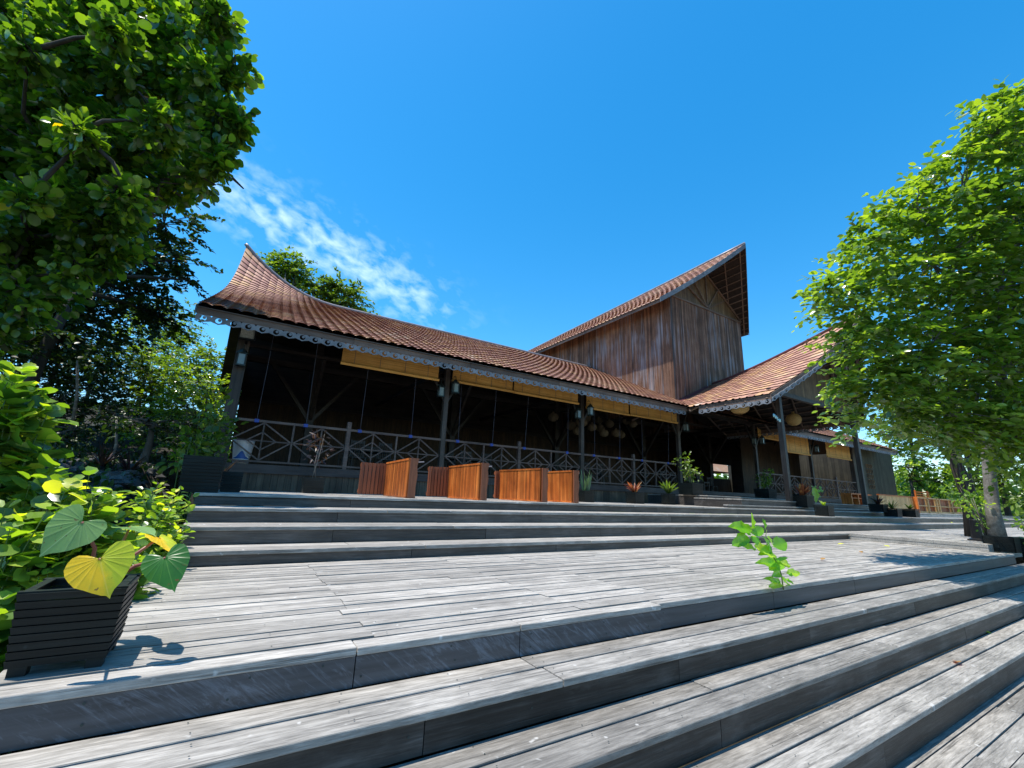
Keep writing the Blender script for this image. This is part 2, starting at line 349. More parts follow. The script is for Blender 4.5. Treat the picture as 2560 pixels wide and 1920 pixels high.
# ------------------------------------------------------------------ decks and steps (structure)
def plank_rows(mb, x0, x1, y0, y1, z, rowh, gap, seams, th=.03, jz=.003, jitter=0, gy=None):
    """boards running along x between y0 and y1 with butt joints at seams(row)"""
    y = y0; r = 0
    while y < y1-1e-4:
        h = min(rowh*(1+jitter*rnd.uniform(-1, 1)), y1-y)
        cuts = [x0]+[c for c in sorted(seams(r)) if x0+.2 < c < x1-.2]+[x1]
        for a, b in zip(cuts[:-1], cuts[1:]):
            dz = rnd.uniform(-jz, jz); t = rnd.random(); g = gap*rnd.uniform(.5, 1.6)
            # subdivide long boards slightly warped
            n = max(1, int((b-a)/1.2)); xs = [a+.002+(b-a-.004)*i/n for i in range(n+1)]
            w = [rnd.uniform(-.0015, .0015) for _ in xs]
            for i in range(n):
                A, B = xs[i], xs[i+1]
                mb.hexa([(A, y+g/2, z-th), (B, y+g/2, z-th), (B, y+h-g/2, z-th), (A, y+h-g/2, z-th),
                         (A, y+g/2+w[i], z+dz), (B, y+g/2+w[i+1], z+dz), (B, y+h-g/2+w[i+1], z+dz), (A, y+h-g/2+w[i], z+dz)], t)
        y += h; r += 1
XL, XR = -.78, 45.
mb = MB()
sm = [.86, 2.47, 3.44, 5.1, 6.7, 8.3, 9.9, 11.5, 13.1]
def seam_main(r):
    out = []
    for s_ in sm:
        if rnd.random() < .62: out.append(s_+rnd.uniform(-.012, .012))
        elif rnd.random() < .3: out.append(s_+rnd.uniform(-.5, .5))
    return out
plank_rows(mb, -.74, 14.68, 2.86, 5.83, 0, .112, .010, seam_main, jz=.0045, jitter=.12)
mb.box(-.74, 14.68, 2.86, 5.9, -.12, -.05, 0)
main_deck = struct(mb.build('main_deck', M['deck']))
# front flight: nosing y, top z
FR = [(2.72, 0.), (2.32, -.20), (1.94, -.40), (1.55, -.61)]
LOW = -.84
def flight(name_t, name_r, levels, x0, x1, low, mt, mrr, tread_depths, lip=.022, th=.042, seamsx=(2.6, 4.5), boards=2, overhang=True):
    T = MB(); R_ = MB()
    for i, ((y, z), dpth) in enumerate(zip(levels, tread_depths)):
        zb = levels[i+1][1] if i+1 < len(levels) else low
        # tread boards
        bw = dpth/boards if boards else dpth
        for k in range(boards):
            x = x0+rnd.uniform(-.0, .0); cuts = [x0]; cx_ = x0+rnd.uniform(.6, 2.5)
            while cx_ < x1-.5: cuts.append(cx_); cx_ += rnd.uniform(*seamsx)
            cuts.append(x1)
            for a, b in zip(cuts[:-1], cuts[1:]):
                dz = rnd.uniform(-.004, .003)+(0 if k == 0 else .005); t = rnd.random()
                ya = y-(lip if k == 0 else 0)+k*bw+(.008 if k else 0); yb = y+(k+1)*bw-(.006 if k == 0 else .004)+(.02 if k == 0 else 0)-(0 if k else .02)
                T.box(a+.003, b-.003, ya, yb, z-th, z+dz, t)
        # riser boards
        cuts = [x0]; cx_ = x0+rnd.uniform(1., 2.6)
        while cx_ < x1-.5: cuts.append(cx_); cx_ += rnd.uniform(1.8, 3.2)
        cuts.append(x1)
        for a, b in zip(cuts[:-1], cuts[1:]):
            R_.box(a+.002, b-.002, y+rnd.uniform(0, .004), y+.03, zb+.004, z-th-.003, None)
    return T, R_
T, R_ = flight('t', 'r', FR[1:], -4.2, 40, LOW, None, None, [.39, .375, .385])
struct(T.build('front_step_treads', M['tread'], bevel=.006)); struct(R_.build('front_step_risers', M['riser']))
# deck front edge: narrow edge board and tall fascia with the worn streaks
mb = MB(); jo = [-4.2, .73, 1.81, 3.22, 5.0, 6.9, 8.9, 11.0, 13.0, 14.7]
for a, b in zip(jo[:-1], jo[1:]):
    mb.box(a+.003, b-.003, 2.715+(.03 if a > 3 else 0), 2.85, -.045, rnd.uniform(-.004, .004))
struct(mb.build('deck_edge_board', M['deck'], bevel=.006))
mb = MB()
for a, b in zip(jo[:-1], jo[1:]):
    off = .022 if a > 3 else 0
    mb.box(a+.003, b-.003, 2.725+off, 2.76+off, -.2, -.048)
struct(mb.build('deck_edge_fascia', M['fascia']))
mb = MB()
for a, b in zip(jo[:-1], jo[1:]):
    off = .014 if a > 3 else -.008
mb = MB(); plank_rows(mb, -4.2, 40, -3.2, 1.575, LOW, .145, .012, lambda r: [rnd.uniform(-4, 30) for _ in range(9)], jz=.005, jitter=.15)
mb.box(-4.2, 40, -3.2, 1.55, LOW-.12, LOW-.05, 0)
struct(mb.build('lower_deck', M['tread']))
# back flight
BK = [(7.75, .705), (7.01, .54), (6.38, .352), (5.815, .152)]
T = MB(); R_ = MB()
xe = {0: 26., 1: 45., 2: 45., 3: 14.65}
for i, (y, z) in enumerate(BK):
    zb = BK[i+1][1] if i < 3 else 0.
    yn = BK[i-1][0] if i else 12.6
    x1 = xe[i]
    nb = 2 if i else 24; bw = (yn-y)/nb
    for k in range(nb):
        cuts = [-.42+rnd.uniform(-.02, .02)]; c_ = rnd.uniform(1.2, 3.0)
        while c_ < x1-.5: cuts.append(c_); c_ += rnd.uniform(2.5, 4.5)
        cuts.append(x1)
        for a, b in zip(cuts[:-1], cuts[1:]):
            th = .045 if i else .04
            T.box(a+.004, b-.004, y-(.028 if k == 0 else 0)+k*bw+.006*(k > 0), y+(k+1)*bw-.006, z-th, z+rnd.uniform(-.005, .003))
    cuts = [-.42]; c_ = rnd.uniform(1.2, 3.0)
    while c_ < x1-.5: cuts.append(c_); c_ += rnd.uniform(2.0, 4.)
    cuts.append(x1)
    for a, b in zip(cuts[:-1], cuts[1:]): R_.box(a+.003, b-.003, y+rnd.uniform(0, .006), y+.03, zb+.003, z-.049)
    R_.box(-.42, -.39, y+.03, yn if i else 12.6, zb, z-.05, .3)
# plank ends and entrance stage
for (y, z, a, b, zb) in ((8.0, .80, 12.6, 23.2, .705), (8.16, .985, 13.6, 17.2, .80), (8.22, .975, 17.3, 24.5, .8), (9.9, 1.08, 14.4, 17.25, .705), (9.95, 1.075, 17.3, 21., .975)):
    nb = 3 if y < 9 else 8; y1 = {8.0: 8.15, 8.16: 9.88, 8.22: 12.6, 9.9: 12.6, 9.95: 12.6}[y]; bw = .3; k = 0; yy = y
    while yy < y1-.01:
        ye = min(yy+bw, y1); T.box(a, b-rnd.uniform(0, .0), yy-(.02 if k == 0 else -.005), ye-.005, z-.04, z+rnd.uniform(-.004, .002)); yy = ye; k += 1
    R_.box(a+.01, b-.01, y+.003, y+.03, .708, z-.043); R_.box(b-.04, b-.01, y+.03, y1, .708, z-.043); R_.box(a+.01, a+.04, y+.03, y1, .708, z-.043)
struct(T.build('back_step_treads', M['deck'], bevel=.005)); struct(R_.build('back_step_risers', M['riser_back']))
# raised terrace to the right of the main deck
mb = MB(); plank_rows(mb, 14.7, 45, 3.15, 6.38, .152, .14, .01, lambda r: [rnd.uniform(15, 44) for _ in range(8)])
mb.box(14.66, 14.70, 3.12, 5.86, .085, .156, .8); mb.box(14.665, 14.70, 3.12, 5.86, .003, .08, .9)
mb.box(14.70, 45, 3.12, 3.15, -.2, .15, .4)
struct(mb.build('side_terrace', M['deck']))
mb = MB(); plank_rows(mb, 26., 45, 7.75, 12.6, .70, .14, .01, lambda r: [rnd.uniform(26, 44) for _ in range(6)])
mb.box(26.02, 45, 7.76, 7.79, .54, .655)
struct(mb.build('upper_terrace', M['deck']))

# screw heads in the boards nearest the camera
mb = MB()
def screw(x, y, z, up=True):
    r = .0045; a0 = rnd.random()*3
    if up: mb._add([(x+r*math.cos(a0+k*math.pi/3), y+r*math.sin(a0+k*math.pi/3), z+.0045) for k in range(6)], [tuple(range(6))], .5)
    else: mb._add([(x+r*1.4*math.cos(a0+k*math.pi/3), y-.001, z+r*1.4*math.sin(a0+k*math.pi/3)) for k in range(6)], [tuple(range(6))], .5)
x = -.6
while x < 9:
    for (y, z) in FR[1:]:
        for dy in (.05, .14, .25, .34): screw(x+rnd.uniform(-.02, .02), y+dy+rnd.uniform(-.01, .01), z+.002)
        screw(x+.3+rnd.uniform(-.1, .1), y, z-.1+rnd.uniform(-.04, .04), False)
    for k in range(14): screw(x+.3+rnd.uniform(-.01, .01), 2.9+k*.224+rnd.uniform(-.01, .01), .002)
    for dz in (.07, .15): screw(x+.1+rnd.uniform(-.2, .2), 2.722, -dz, False)
    x += .62
struct(mb.build('deck_screws', M['iron'] if 'iron' in M else M['deck']))

# ------------------------------------------------------------------ ground
def gh(x, y):
    x = np.asarray(x, float); y = np.asarray(y, float)
    z = -1.0+0*x
    leftm = np.clip((-x-.4)/1.2, 0, 1)*np.clip((y-1.2)/1.5, 0, 1)
    z = z+leftm*(.8+.18*np.clip(y-5, 0, 60)**.9*np.clip((-x-.3)/1.5, 0, 1))
    z = z+np.clip((y-22)/10, 0, 1)*1.5
    z = z+.10*np.sin(x*1.7+y*.9)+.07*np.sin(x*.6-y*2.1)
    return np.where((x > -.7) & (y < 22), -1.0, z)
n = 170
gx = np.concatenate([np.linspace(-600, -40, 12), np.linspace(-36, 40, n), np.linspace(46, 700, 12)]); gy = np.concatenate([np.linspace(-500, -20, 8), np.linspace(-16, 50, n), np.linspace(56, 900, 12)])
X, Y = np.meshgrid(gx, gy); Z = gh(X, Y)
v = np.stack([X, Y, Z], -1).reshape(-1, 3); nx, ny = len(gx), len(gy)
ii = np.arange(nx-1)[None, :]+np.arange(ny-1)[:, None]*nx; f4 = np.stack([ii, ii+1, ii+1+nx, ii+nx], -1).reshape(-1, 4)
struct(npmesh('ground', v, f4, np.zeros(len(f4)), M['ground'], smooth=True))

# ------------------------------------------------------------------ roofs
ZE, YE, YW, YR, ZR = 4.70, 11.40, 12.65, 18.4, 8.15
TW, TH = .285, .27   # tile width and row height
def tiled(P, U, V, name, parent, usub=6, amp=.022, step=.032, mat=None):
    """P(u,v)->(n,3) array surface; u along the eave (m), v up the slope (m). Real waves and steps."""
    nu = max(2, int(U/TW*usub)); rows = max(1, int(round(V/TH))); vs = []
    us = np.linspace(0, U, nu+1); vv = []; hh = []; row_id = []
    for r in range(rows):
        a, b = V*r/rows, V*(r+1)/rows
        vv += [a, a+(b-a)*.999]; hh += [step, 0.]; row_id += [r, r]
    vv = np.array(vv); hh = np.array(hh); row_id = np.array(row_id)
    UU, VV = np.meshgrid(us, vv); HH = np.repeat(hh[:, None], nu+1, 1)
    ph = (UU/TW) % 1.0
    wave = amp*(np.abs(np.sin(ph*np.pi))**.7)
    # scalloped lower edge of every row
    sc = .045*np.abs(np.sin(ph*np.pi))
    V2 = np.where(HH > 0, VV-sc, VV-.0)
    e = .02
    def ev(u, w): return P(u, w)
    p = ev(UU, V2); du = ev(UU+e, V2)-p; dv = ev(UU, V2+e)-p
    nrm = np.cross(du, dv); nrm /= np.linalg.norm(nrm, axis=-1, keepdims=True)+1e-9
    nrm = np.where(nrm[..., 2:3] < 0, -nrm, nrm)
    p = p+nrm*(wave+HH)[..., None]
    nxx = nu+1; R = len(vv)
    idx = np.arange(R-1)[:, None]*nxx+np.arange(nu)[None, :]
    f4 = np.stack([idx, idx+1, idx+1+nxx, idx+nxx], -1).reshape(-1, 4)
    c0, c1 = us[:-1]/TW, us[1:]/TW; fl = np.floor((c0+c1)/2); e0, e1 = np.clip(c0-fl, .001, .999)+fl, np.clip(c1-fl, .001, .999)+fl
    rid = row_id[:-1][:, None]+0*e0[None, :]; lo = np.where((np.arange(R-1) % 2)[:, None] == 0, .02, .0)+0*e0[None, :]; hi = np.where((np.arange(R-1) % 2)[:, None] == 0, .98, .01)+0*e0[None, :]
    E0, E1 = e0[None, :]+0*rid, e1[None, :]+0*rid
    uv = np.stack([np.stack([E0, rid+lo], -1), np.stack([E1, rid+lo], -1), np.stack([E1, rid+hi], -1), np.stack([E0, rid+hi], -1)], 2)
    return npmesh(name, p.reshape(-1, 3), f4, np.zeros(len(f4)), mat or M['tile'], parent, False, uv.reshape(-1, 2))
def sheet(P, U, V, nu, nv, name, mat, parent, off):
    us = np.linspace(0, U, nu+1); vv = np.linspace(0, V, nv+1); UU, VV = np.meshgrid(us, vv); p = P(UU, VV); p = p+np.array([0, 0, off])
    idx = np.arange(nv)[:, None]*(nu+1)+np.arange(nu)[None, :]; f4 = np.stack([idx, idx+1, idx+nu+2, idx+nu+1], -1).reshape(-1, 4)
    return npmesh(name, p.reshape(-1, 3), f4, RS.rand(len(f4)), mat, parent)

hall = thing('longhouse', 'long dark timber hall with a sweeping brown tiled roof behind the grey steps', 'building', (16, 13, .7))
X0, X1, XH = -1.32, 38.0, 33.0
def ridge_rise(x):      # the ridge sweeps up to a horn at the left end
    t = np.clip((2.6-x)/3.85, 0, 1.2); return 1.85*t**2.2
def wing_z(x, y):
    w = np.clip((y-YE)/(YR-YE), 0, 1); return ZE+(ZR-ZE)*w+ridge_rise(x)*w**4.5
def Pwing(u, v):
    w = v/7.8; y = YE+(YR-YE)*w
    xr = X0+u; xend = X1-(X1-XH)*w
    xl = X0+.30*w
    x = xl+(xend-xl)*(u/(X1-X0))
    return np.stack([x, y, wing_z(x, y)], -1)
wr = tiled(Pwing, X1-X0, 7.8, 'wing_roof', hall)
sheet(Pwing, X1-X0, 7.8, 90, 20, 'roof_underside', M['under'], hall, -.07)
def Pback(u, v):
    p = Pwing(u, v).copy(); p[..., 1] = 2*YR-p[..., 1]; return p
sheet(Pback, X1-X0, 7.8, 90, 16, 'back_roof', M['tile'], hall, .02)
sheet(Pback, X1-X0, 7.8, 60, 10, 'back_roof_underside', M['under'], hall, -.05)
def Phip(u, v):     # right hip
    w = v/7.8; s_ = u/14.; y = YE+(YR-YE)*w+(2*(YR-YE)*(1-w))*s_; x = X1-(X1-XH)*w+0*u
    return np.stack([x, y, ZE+(ZR-ZE)*w+0*u], -1)
sheet(Phip, 14., 7.8, 10, 8, 'hip_roof', M['tile'], hall, .02)
mb = MB(); pts = []
for i in range(61):
    x = -1.06+(XH+1.06)*(i/60)**1.5; pts.append((x, YR, float(wing_z(np.array(x), np.array(YR)))+.05))
mb.tube(pts, .07, 8); mb.build('ridge_cap', M['ridgecap'], hall, True)
# eave board (gutter board) and verge board
def ribbon(pts_t, h, th, mb, nrm, drop=(0, 0, -1), tint=None):
    nrm = Vector(nrm); dr = Vector(drop)
    for a, b in zip(pts_t[:-1], pts_t[1:]):
        a, b = Vector(a), Vector(b)
        mb.hexa([a+dr*h, b+dr*h, b+dr*h+nrm*th, a+dr*h+nrm*th, a, b, b+nrm*th, a+nrm*th], tint)
mb = MB()
segs = np.arange(-1.3, 15.75, 3.4)
for a, b in zip(segs[:-1], segs[1:]):
    ribbon([(a+.004, YE+.03, ZE-.03), (min(b, 15.7)-.004, YE+.03, ZE-.03)], .17, .035, mb, (0, 1, 0))
mb.build('eave_board', M['fasciaboard'], hall); mb = MB()
for a in np.arange(23.3, 37.8, 3.6): ribbon([(a+.004, YE+.03, ZE-.03), (min(a+3.6, 37.95)-.004, YE+.03, ZE-.03)], .17, .035, mb, (0, 1, 0))
mb.build('eave_board', M['fasciaboard'], hall)
mb = MB()
vp = [tuple(Pwing(np.array(0.), np.array(7.8*k/24.))) for k in range(25)]
vp = [(p[0]-.012, p[1], p[2]-.02) for p in vp]; ribbon(vp, .2, .03, mb, (1, 0, 0))
mb.build('verge_board', M['verge'], hall)

# scroll-cut fretwork band hanging under the eaves
def lace_unit(mb, fn, L_=.29, H_=.18, th=.018, n=20):
    """one pierced cell: a plate with a scalloped foot, a round opening and a disc that leaves a crescent"""
    c = (L_*.5, -.086); r = .064; inner, outer = [], []
    for k in range(n+1):
        a = 2*math.pi*k/n; dx, dy = math.cos(a), math.sin(a); ts = []
        if dx > 1e-6: ts.append((L_-c[0])/dx)
        if dx < -1e-6: ts.append(-c[0]/dx)
        if dy > 1e-6: ts.append(-c[1]/dy)
        if dy < -1e-6: ts.append((H_+c[1]-.035*abs(dx))/-dy*(1-.0*abs(dx)))
        t_ = min(ts); outer.append((c[0]+dx*t_, c[1]+dy*t_)); inner.append((c[0]+dx*r, c[1]+dy*r))
    for k in range(n):
        mb.prism([inner[k], outer[k], outer[k+1], inner[k+1]], fn, th, .5)
    d = [(c[0]+.018+.034*math.cos(2*math.pi*k/10), c[1]+.018+.034*math.sin(2*math.pi*k/10)) for k in range(10)]
    mb.prism(d, fn, th*.8, .5)
def lace_line(name, a, b, parent, unit=.29, normal=(0, -1, 0)):
    a, b = Vector(a), Vector(b); d = b-a; n_ = max(1, round(d.length/unit)); u = d/n_; L_ = u.length; ud = u.normalized(); nn = Vector(normal)
    mb = MB()
    for i in range(n_):
        o = a+u*i; lace_unit(mb, lambda s_, t_, w_: tuple(o+ud*s_+Vector((0, 0, t_))+nn*w_), L_)
    return mb.build(name, M['lace'], parent)
zl = ZE-.20
lace_line('fretwork', (-1.3, YE+.06, zl), (15.6, YE+.06, zl), hall)
lace_line('fretwork', (23.3, YE+.06, zl), (37.5, YE+.06, zl), hall)

# ------------------------------------------------------------------ porch roof
PX0, PX1, PXC = 15.64, 23.26, 19.45
YF, YA = 7.98, 6.24
def porch_ridge(y): t = np.clip((12.65-y)/6.4, 0, 1.1); return 6.5+1.6*t**1.35
def Pporch(side):
    def P(u, v):          # u: 0 at front .. to back, v: 0 eave .. 1 ridge (v in metres/4.4)
        w = np.clip(v/4.6, 0, 1); s_ = u/6.3
        yf = YF-(YF-YA)*w**1.1; yb = 15.2
        y = yf+(yb-yf)*s_
        x = (PX0+(PXC-PX0)*w) if side < 0 else (PX1-(PX1-PXC)*w)
        zr = porch_ridge(y); sag = .84*w+.16*w**3.
        fl = np.clip((12.-y)/5, 0, 1)
        prof = w*(1-fl)+sag*fl
        return np.stack([x+0*y, y, ZE-.03+(zr-ZE+.03)*prof], -1)
    return P
def Pp_l(u, v): return Pporch(-1)(u*6.3/7.3, v)
def Pp_r(u, v): return Pporch(1)(u*6.3/7.3, v)
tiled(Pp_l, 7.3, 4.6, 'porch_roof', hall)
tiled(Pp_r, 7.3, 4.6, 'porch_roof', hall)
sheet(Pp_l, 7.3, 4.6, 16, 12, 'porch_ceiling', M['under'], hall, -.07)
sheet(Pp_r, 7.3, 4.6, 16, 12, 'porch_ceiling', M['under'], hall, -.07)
mb = MB(); mb.tube([(PXC, y, float(porch_ridge(y))+.05) for y in np.linspace(YA, 12.6, 14)], .075, 8); mb.build('porch_ridge_cap', M['flash'], hall, True)
# eave boards, verge boards and fretwork of the porch
for side, P in ((-1, Pp_l), (1, Pp_r)):
    ev = [tuple(P(np.array(7.3*k/10.), np.array(0.))) for k in range(11)]
    ev = [(p[0]-side*.02, p[1], p[2]-.03) for p in ev if p[1] < (11.3 if side < 0 else 15)]
    mb = MB(); ribbon(ev, .19, .035, mb, (-side, 0, 0)); mb.build('eave_board', M['fasciaboard'], hall)
    lace_line('fretwork', Vector(ev[0])+Vector((0, 0, -.17)), Vector(ev[-1])+Vector((0, 0, -.17)), hall, normal=(side, 0, 0))
    vg = [Vector(P(np.array(0.), np.array(4.6*k/16.)))+Vector((0, -.02, -.02)) for k in range(17)]
    mb = MB(); ribbon([tuple(p) for p in vg], .17, .03, mb, (0, 1, 0)); mb.build('verge_board', M['fasciaboard'], hall)
    # fretwork following the verge
    mb = MB(); acc = [0.]
    for a, b in zip(vg[:-1], vg[1:]): acc.append(acc[-1]+(b-a).length)
    tot = acc[-1]; nu_ = int(tot/.29)
    def at(s_):
        s_ = max(0, min(tot-1e-5, s_))
        for i in range(len(acc)-1):
            if acc[i+1] >= s_: f_ = (s_-acc[i])/(acc[i+1]-acc[i]); return vg[i].lerp(vg[i+1], f_)
        return vg[-1]
    for i in range(nu_):
        s0 = tot*i/nu_
        lace_unit(mb, lambda s_, t_, w_: tuple(at(s0+s_)+Vector((0, -.01-w_, -.14+t_))), tot/nu_)
    mb.build('fretwork', M['lace'], hall)
    # battens and rafters under the porch slope
    mb = MB()
    for k in range(1, 12):
        vv_ = 4.6*k/12.; a = Vector(P(np.array(.05), np.array(vv_))); b = Vector(P(np.array(6.6), np.array(vv_)))
        m_ = Vector(P(np.array(3.3), np.array(vv_)))
        for p_, q_ in ((a, m_), (m_, b)): mb.bar(p_+Vector((0, 0, -.11)), q_+Vector((0, 0, -.11)), .05, .04)
    mb.build('roof_battens', M['batten'], hall)
    mb = MB()
    for k in range(9):
        uu = .15+k*.8; pr = [Vector(P(np.array(uu), np.array(4.6*j/5.)))+Vector((0, 0, -.18)) for j in range(6)]
        mb.tube(pr, [.05]*6, 4)
    mb.split('rafter', M['batten'], hall)
# porch gable panel of upright boards
mb = MB(); x = 16.35
while x < 22.6:
    xm = x+.07; w = 1-abs(xm-PXC)/(PXC-PX0); top = float(Pp_l(np.array(.6), np.array(4.6*max(0, min(1, w))))[2])-.16
    if top > 4.98: mb.box(x+.002, x+.136, 8.12, 8.145, 4.93, top)
    x += .14
mb.build('porch_gable_panel', M['gablewood'], hall)
mb = MB(); mb.box(15.9, 23.0, 8.10, 8.24, 4.78, 4.93); mb.build('porch_tie_beam', M['post'], hall)
mb = MB(); mb.bar((PXC, 7.0, 5.2), (PXC, 7.0, 7.5), .07, .07); mb.bar((PXC-1.2, 7.05, 6.35), (PXC, 7.05, 5.3), .06, .07, (0, 1, 0)); mb.bar((PXC+1.2, 7.05, 6.35), (PXC, 7.05, 5.3), .06, .07, (0, 1, 0))
mb.split('gable_strut', M['batten'], hall)

# ------------------------------------------------------------------ tower
TX0, TX1, TY0, TY1, TZ = 16.56, 22.42, 12.65, 30., 10.54
mb = MB(); y = TY0
tc_ = (TX0+TX1)/2
while y < TY1: mb.box(TX0-.02+rnd.uniform(-.004, .004), TX0+.02, y+.003, y+.112, 4.95, 10.62); y += .115
mb.build('tower_side_wall', M['towerwall'], hall)
mb = MB(); y = TY0
while y < TY1: mb.box(TX1-.02, TX1+.02+rnd.uniform(-.004, .004), y+.003, y+.112, 4.95, 10.62); y += .115
mb.build('tower_far_wall', M['towerwall'], hall)
mb = MB(); x = TX0+.025
while x < TX1-.1: mb.box(x+.003, x+.112, TY0-.02+rnd.uniform(-.004, .004), TY0+.02, 4.95, TZ); x += .115
mb.build('tower_front_wall', M['towerwall'], hall)
def tower_roof_z(x, y): return 0
EX0, EX1, EZ, RZ = 15.80, 23.15, 10.17, 12.86
AP = (19.49, 10.36, 13.24)
def Ptow(side):
    def P(u, v):
        w = np.clip(v/4.55, 0, 1); s_ = u/18.
        yf = 12.62-(12.62-AP[1])*w; y = yf+(30.5-yf)*s_
        x = (EX0+(AP[0]-EX0)*w) if side < 0 else (EX1-(EX1-AP[0])*w)
        zr = np.interp(y, [10.3, 12, 14, 18, 24, 29], [13.22, 13.16, 13.07, 12.95, 12.78, 12.63])
        return np.stack([x+0*y, y, EZ+(zr-EZ)*(w*.86+.14*w**2)], -1)
    return P
PL, PR = Ptow(-1), Ptow(1)
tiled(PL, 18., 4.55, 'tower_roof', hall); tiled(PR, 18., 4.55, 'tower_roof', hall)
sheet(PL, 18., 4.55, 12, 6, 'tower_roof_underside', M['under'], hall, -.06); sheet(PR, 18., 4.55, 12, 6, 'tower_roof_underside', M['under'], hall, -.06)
mb = MB(); mb.tube([tuple(PL(np.array(18.*k/12.), np.array(4.55))+np.array([0, 0, .05])) for k in range(13)], .075, 8); mb.build('tower_ridge_cap', M['ridgecap'], hall, True)
mb = MB(); ribbon([tuple(PL(np.array(18.*k/6.), np.array(0.))+np.array([.03, 0, -.0])) for k in range(7)], .18, .04, mb, (1, 0, 0))
mb.build('tower_eave_board', M['fasciaboard'], hall); mb = MB()
ribbon([tuple(PR(np.array(18.*k/6.), np.array(0.))+np.array([-.03, 0, -.0])) for k in range(7)], .18, .04, mb, (-1, 0, 0))
mb.build('tower_eave_board', M['fasciaboard'], hall)
mb = MB()
for P in (PL, PR): ribbon([tuple(P(np.array(0.), np.array(4.55*k/8.))+np.array([0, -.03, .05])) for k in range(9)], .25, .035, mb, (0, 1, 0))
mb.build('tower_verge_board', M['verge'], hall)
mb = MB()      # battens + rafter under the right slope and left slope overhang
for P in (PL, PR):
    for k in range(1, 13):
        vv_ = 4.55*k/13.; a = Vector(P(np.array(.03), np.array(vv_))); b = Vector(P(np.array(3.0), np.array(vv_)))
        if b.y > 12.8: b = a.lerp(b, (12.8-a.y)/(b.y-a.y))
        mb.bar(a+Vector((0, 0, -.09)), b+Vector((0, 0, -.09)), .05, .04)
    for uu in (.25, 1.0):
        mb.bar(Vector(P(np.array(uu), np.array(.1)))+Vector((0, 0, -.14)), Vector(P(np.array(uu), np.array(4.5)))+Vector((0, 0, -.14)), .05, .08)
mb.build('tower_roof_battens', M['batten'], hall)
# tower gable: upright boards in the triangle, tie beam and fan of struts
mb = MB(); x = TX0
while x < TX1:
    xm = x+.04; w = (xm-EX0)/(AP[0]-EX0) if xm < AP[0] else (EX1-xm)/(EX1-AP[0])
    top = float(PL(np.array(0), np.array(4.55*w))[2])*.0+EZ+(RZ-EZ)*w-.07
    if top > TZ+.03: mb.box(x+.002, x+.078, TY0+.03, TY0+.05, TZ-.05, top)
    x += .08
mb.build('tower_gable_panel', M['gablewood'], hall)
mb = MB(); mb.box(TX0, TX1, TY0-.07, TY0-.025, TZ-.04, TZ+.06)
for ang in (28, 52, 90, 128, 152):
    a = math.radians(ang); L_ = {28: 1.75, 52: 1.75, 90: 1.95, 128: 1.75, 152: 1.75}[ang]
    mb.bar((tc_, TY0-.04, TZ+.08), (tc_+L_*math.cos(a), TY0-.04, TZ+.08+L_*math.sin(a)), .05, .06, (0, 1, 0))
for s_ in (-1, 1): mb.bar((tc_+s_*3.0, TY0-.05, TZ+.05), (tc_+s_*.05, TY0-.05, TZ+2.12), .05, .07, (0, 1, 0))
mb.split('gable_strut', M['batten'], hall)
mb = MB(); mb.box(TX0-.035, TX0+.03, TY0-.045, TY0-.022, 4.6, TZ); mb.build('corner_trim', M['post'], hall)
mb = MB(); mb.hexa([(16.62, 12.3, 5.02), (18.9, 12.3, 6.05), (18.9, 12.6, 6.05), (16.62, 12.6, 5.02), (16.62, 12.3, 5.12), (18.9, 12.3, 6.2), (18.9, 12.6, 6.35), (16.62, 12.6, 5.3)])
mb.build('roof_flashing', M['flash'], hall)

# ------------------------------------------------------------------ posts, floor, skirting, walls
PXS = [-.33, 5.30, 10.93, 16.58, 22.70, 28.45, 34.3]
FZ = 1.33
for i, x in enumerate(PXS):
    w = .15 if i else .26; mb = MB()
    if i == 6: mb.box(x-.42, x+.42, YW-.1, YW+.15, .7, ZE+.05)
    else:
        mb.box(x-w/2, x+w/2, YW-w/2, YW+w/2, .70, ZE+.35)
    mb.build('post', M['post'], hall, bevel=.008)
for x, y, zb in ((16.6, 8.22, .985), (22.2, 8.03, .975)):
    mb = MB(); mb.box(x-.085, x+.085, y-.085, y+.085, zb, 4.85); mb.build('porch_post', M['post'], hall, bevel=.008)
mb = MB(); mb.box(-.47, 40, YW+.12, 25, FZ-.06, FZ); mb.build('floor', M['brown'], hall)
mb = MB()
for a, b in ((-.47, 4.2), (4.2, 9.1), (9.1, 13.6), (13.6, 16.9), (22.5, 28.0), (28.0, 34.0)): mb.box(a+.003, b-.003, YW-.10, YW-.055, 1.12, FZ)
mb.box(16.9, 22.5, YW-.10, YW-.055, 1.17, FZ); mb.build('floor_beam', M['beam'], hall)
for xa_, xb_ in ((-.45, 16.9), (22.4, 34.)):
    mb = MB(); x = xa_
    while x < xb_: mb.box(x+.004, x+.151, YW-.05, YW-.03, .71, 1.12); x += .155
    mb.build('skirting', M['skirt'], hall)
mb = MB(); mb.box(-.3, 34, YW-.028, YW+.0, .5, 1.2); mb.build('skirting_backing', M['under'], hall)
# eave plate and ties
mb = MB(); mb.box(-.5, 37, YW-.07, YW+.07, 4.83, 4.98)
mb.build('wall_plate', M['brown'], hall)
mb = MB()
for x in PXS[1:6]:
    mb.bar((x, YW, 3.55), (x+.75, YW, 4.85), .07, .07, (0, 1, 0)); mb.bar((x, YW, 3.55), (x-.75, YW, 4.85), .07, .07, (0, 1, 0))
    mb.bar((x, YW, 4.75), (x, 23.9, 4.75), .1, .16)
mb.split('tie_beam', M['brown'], hall)
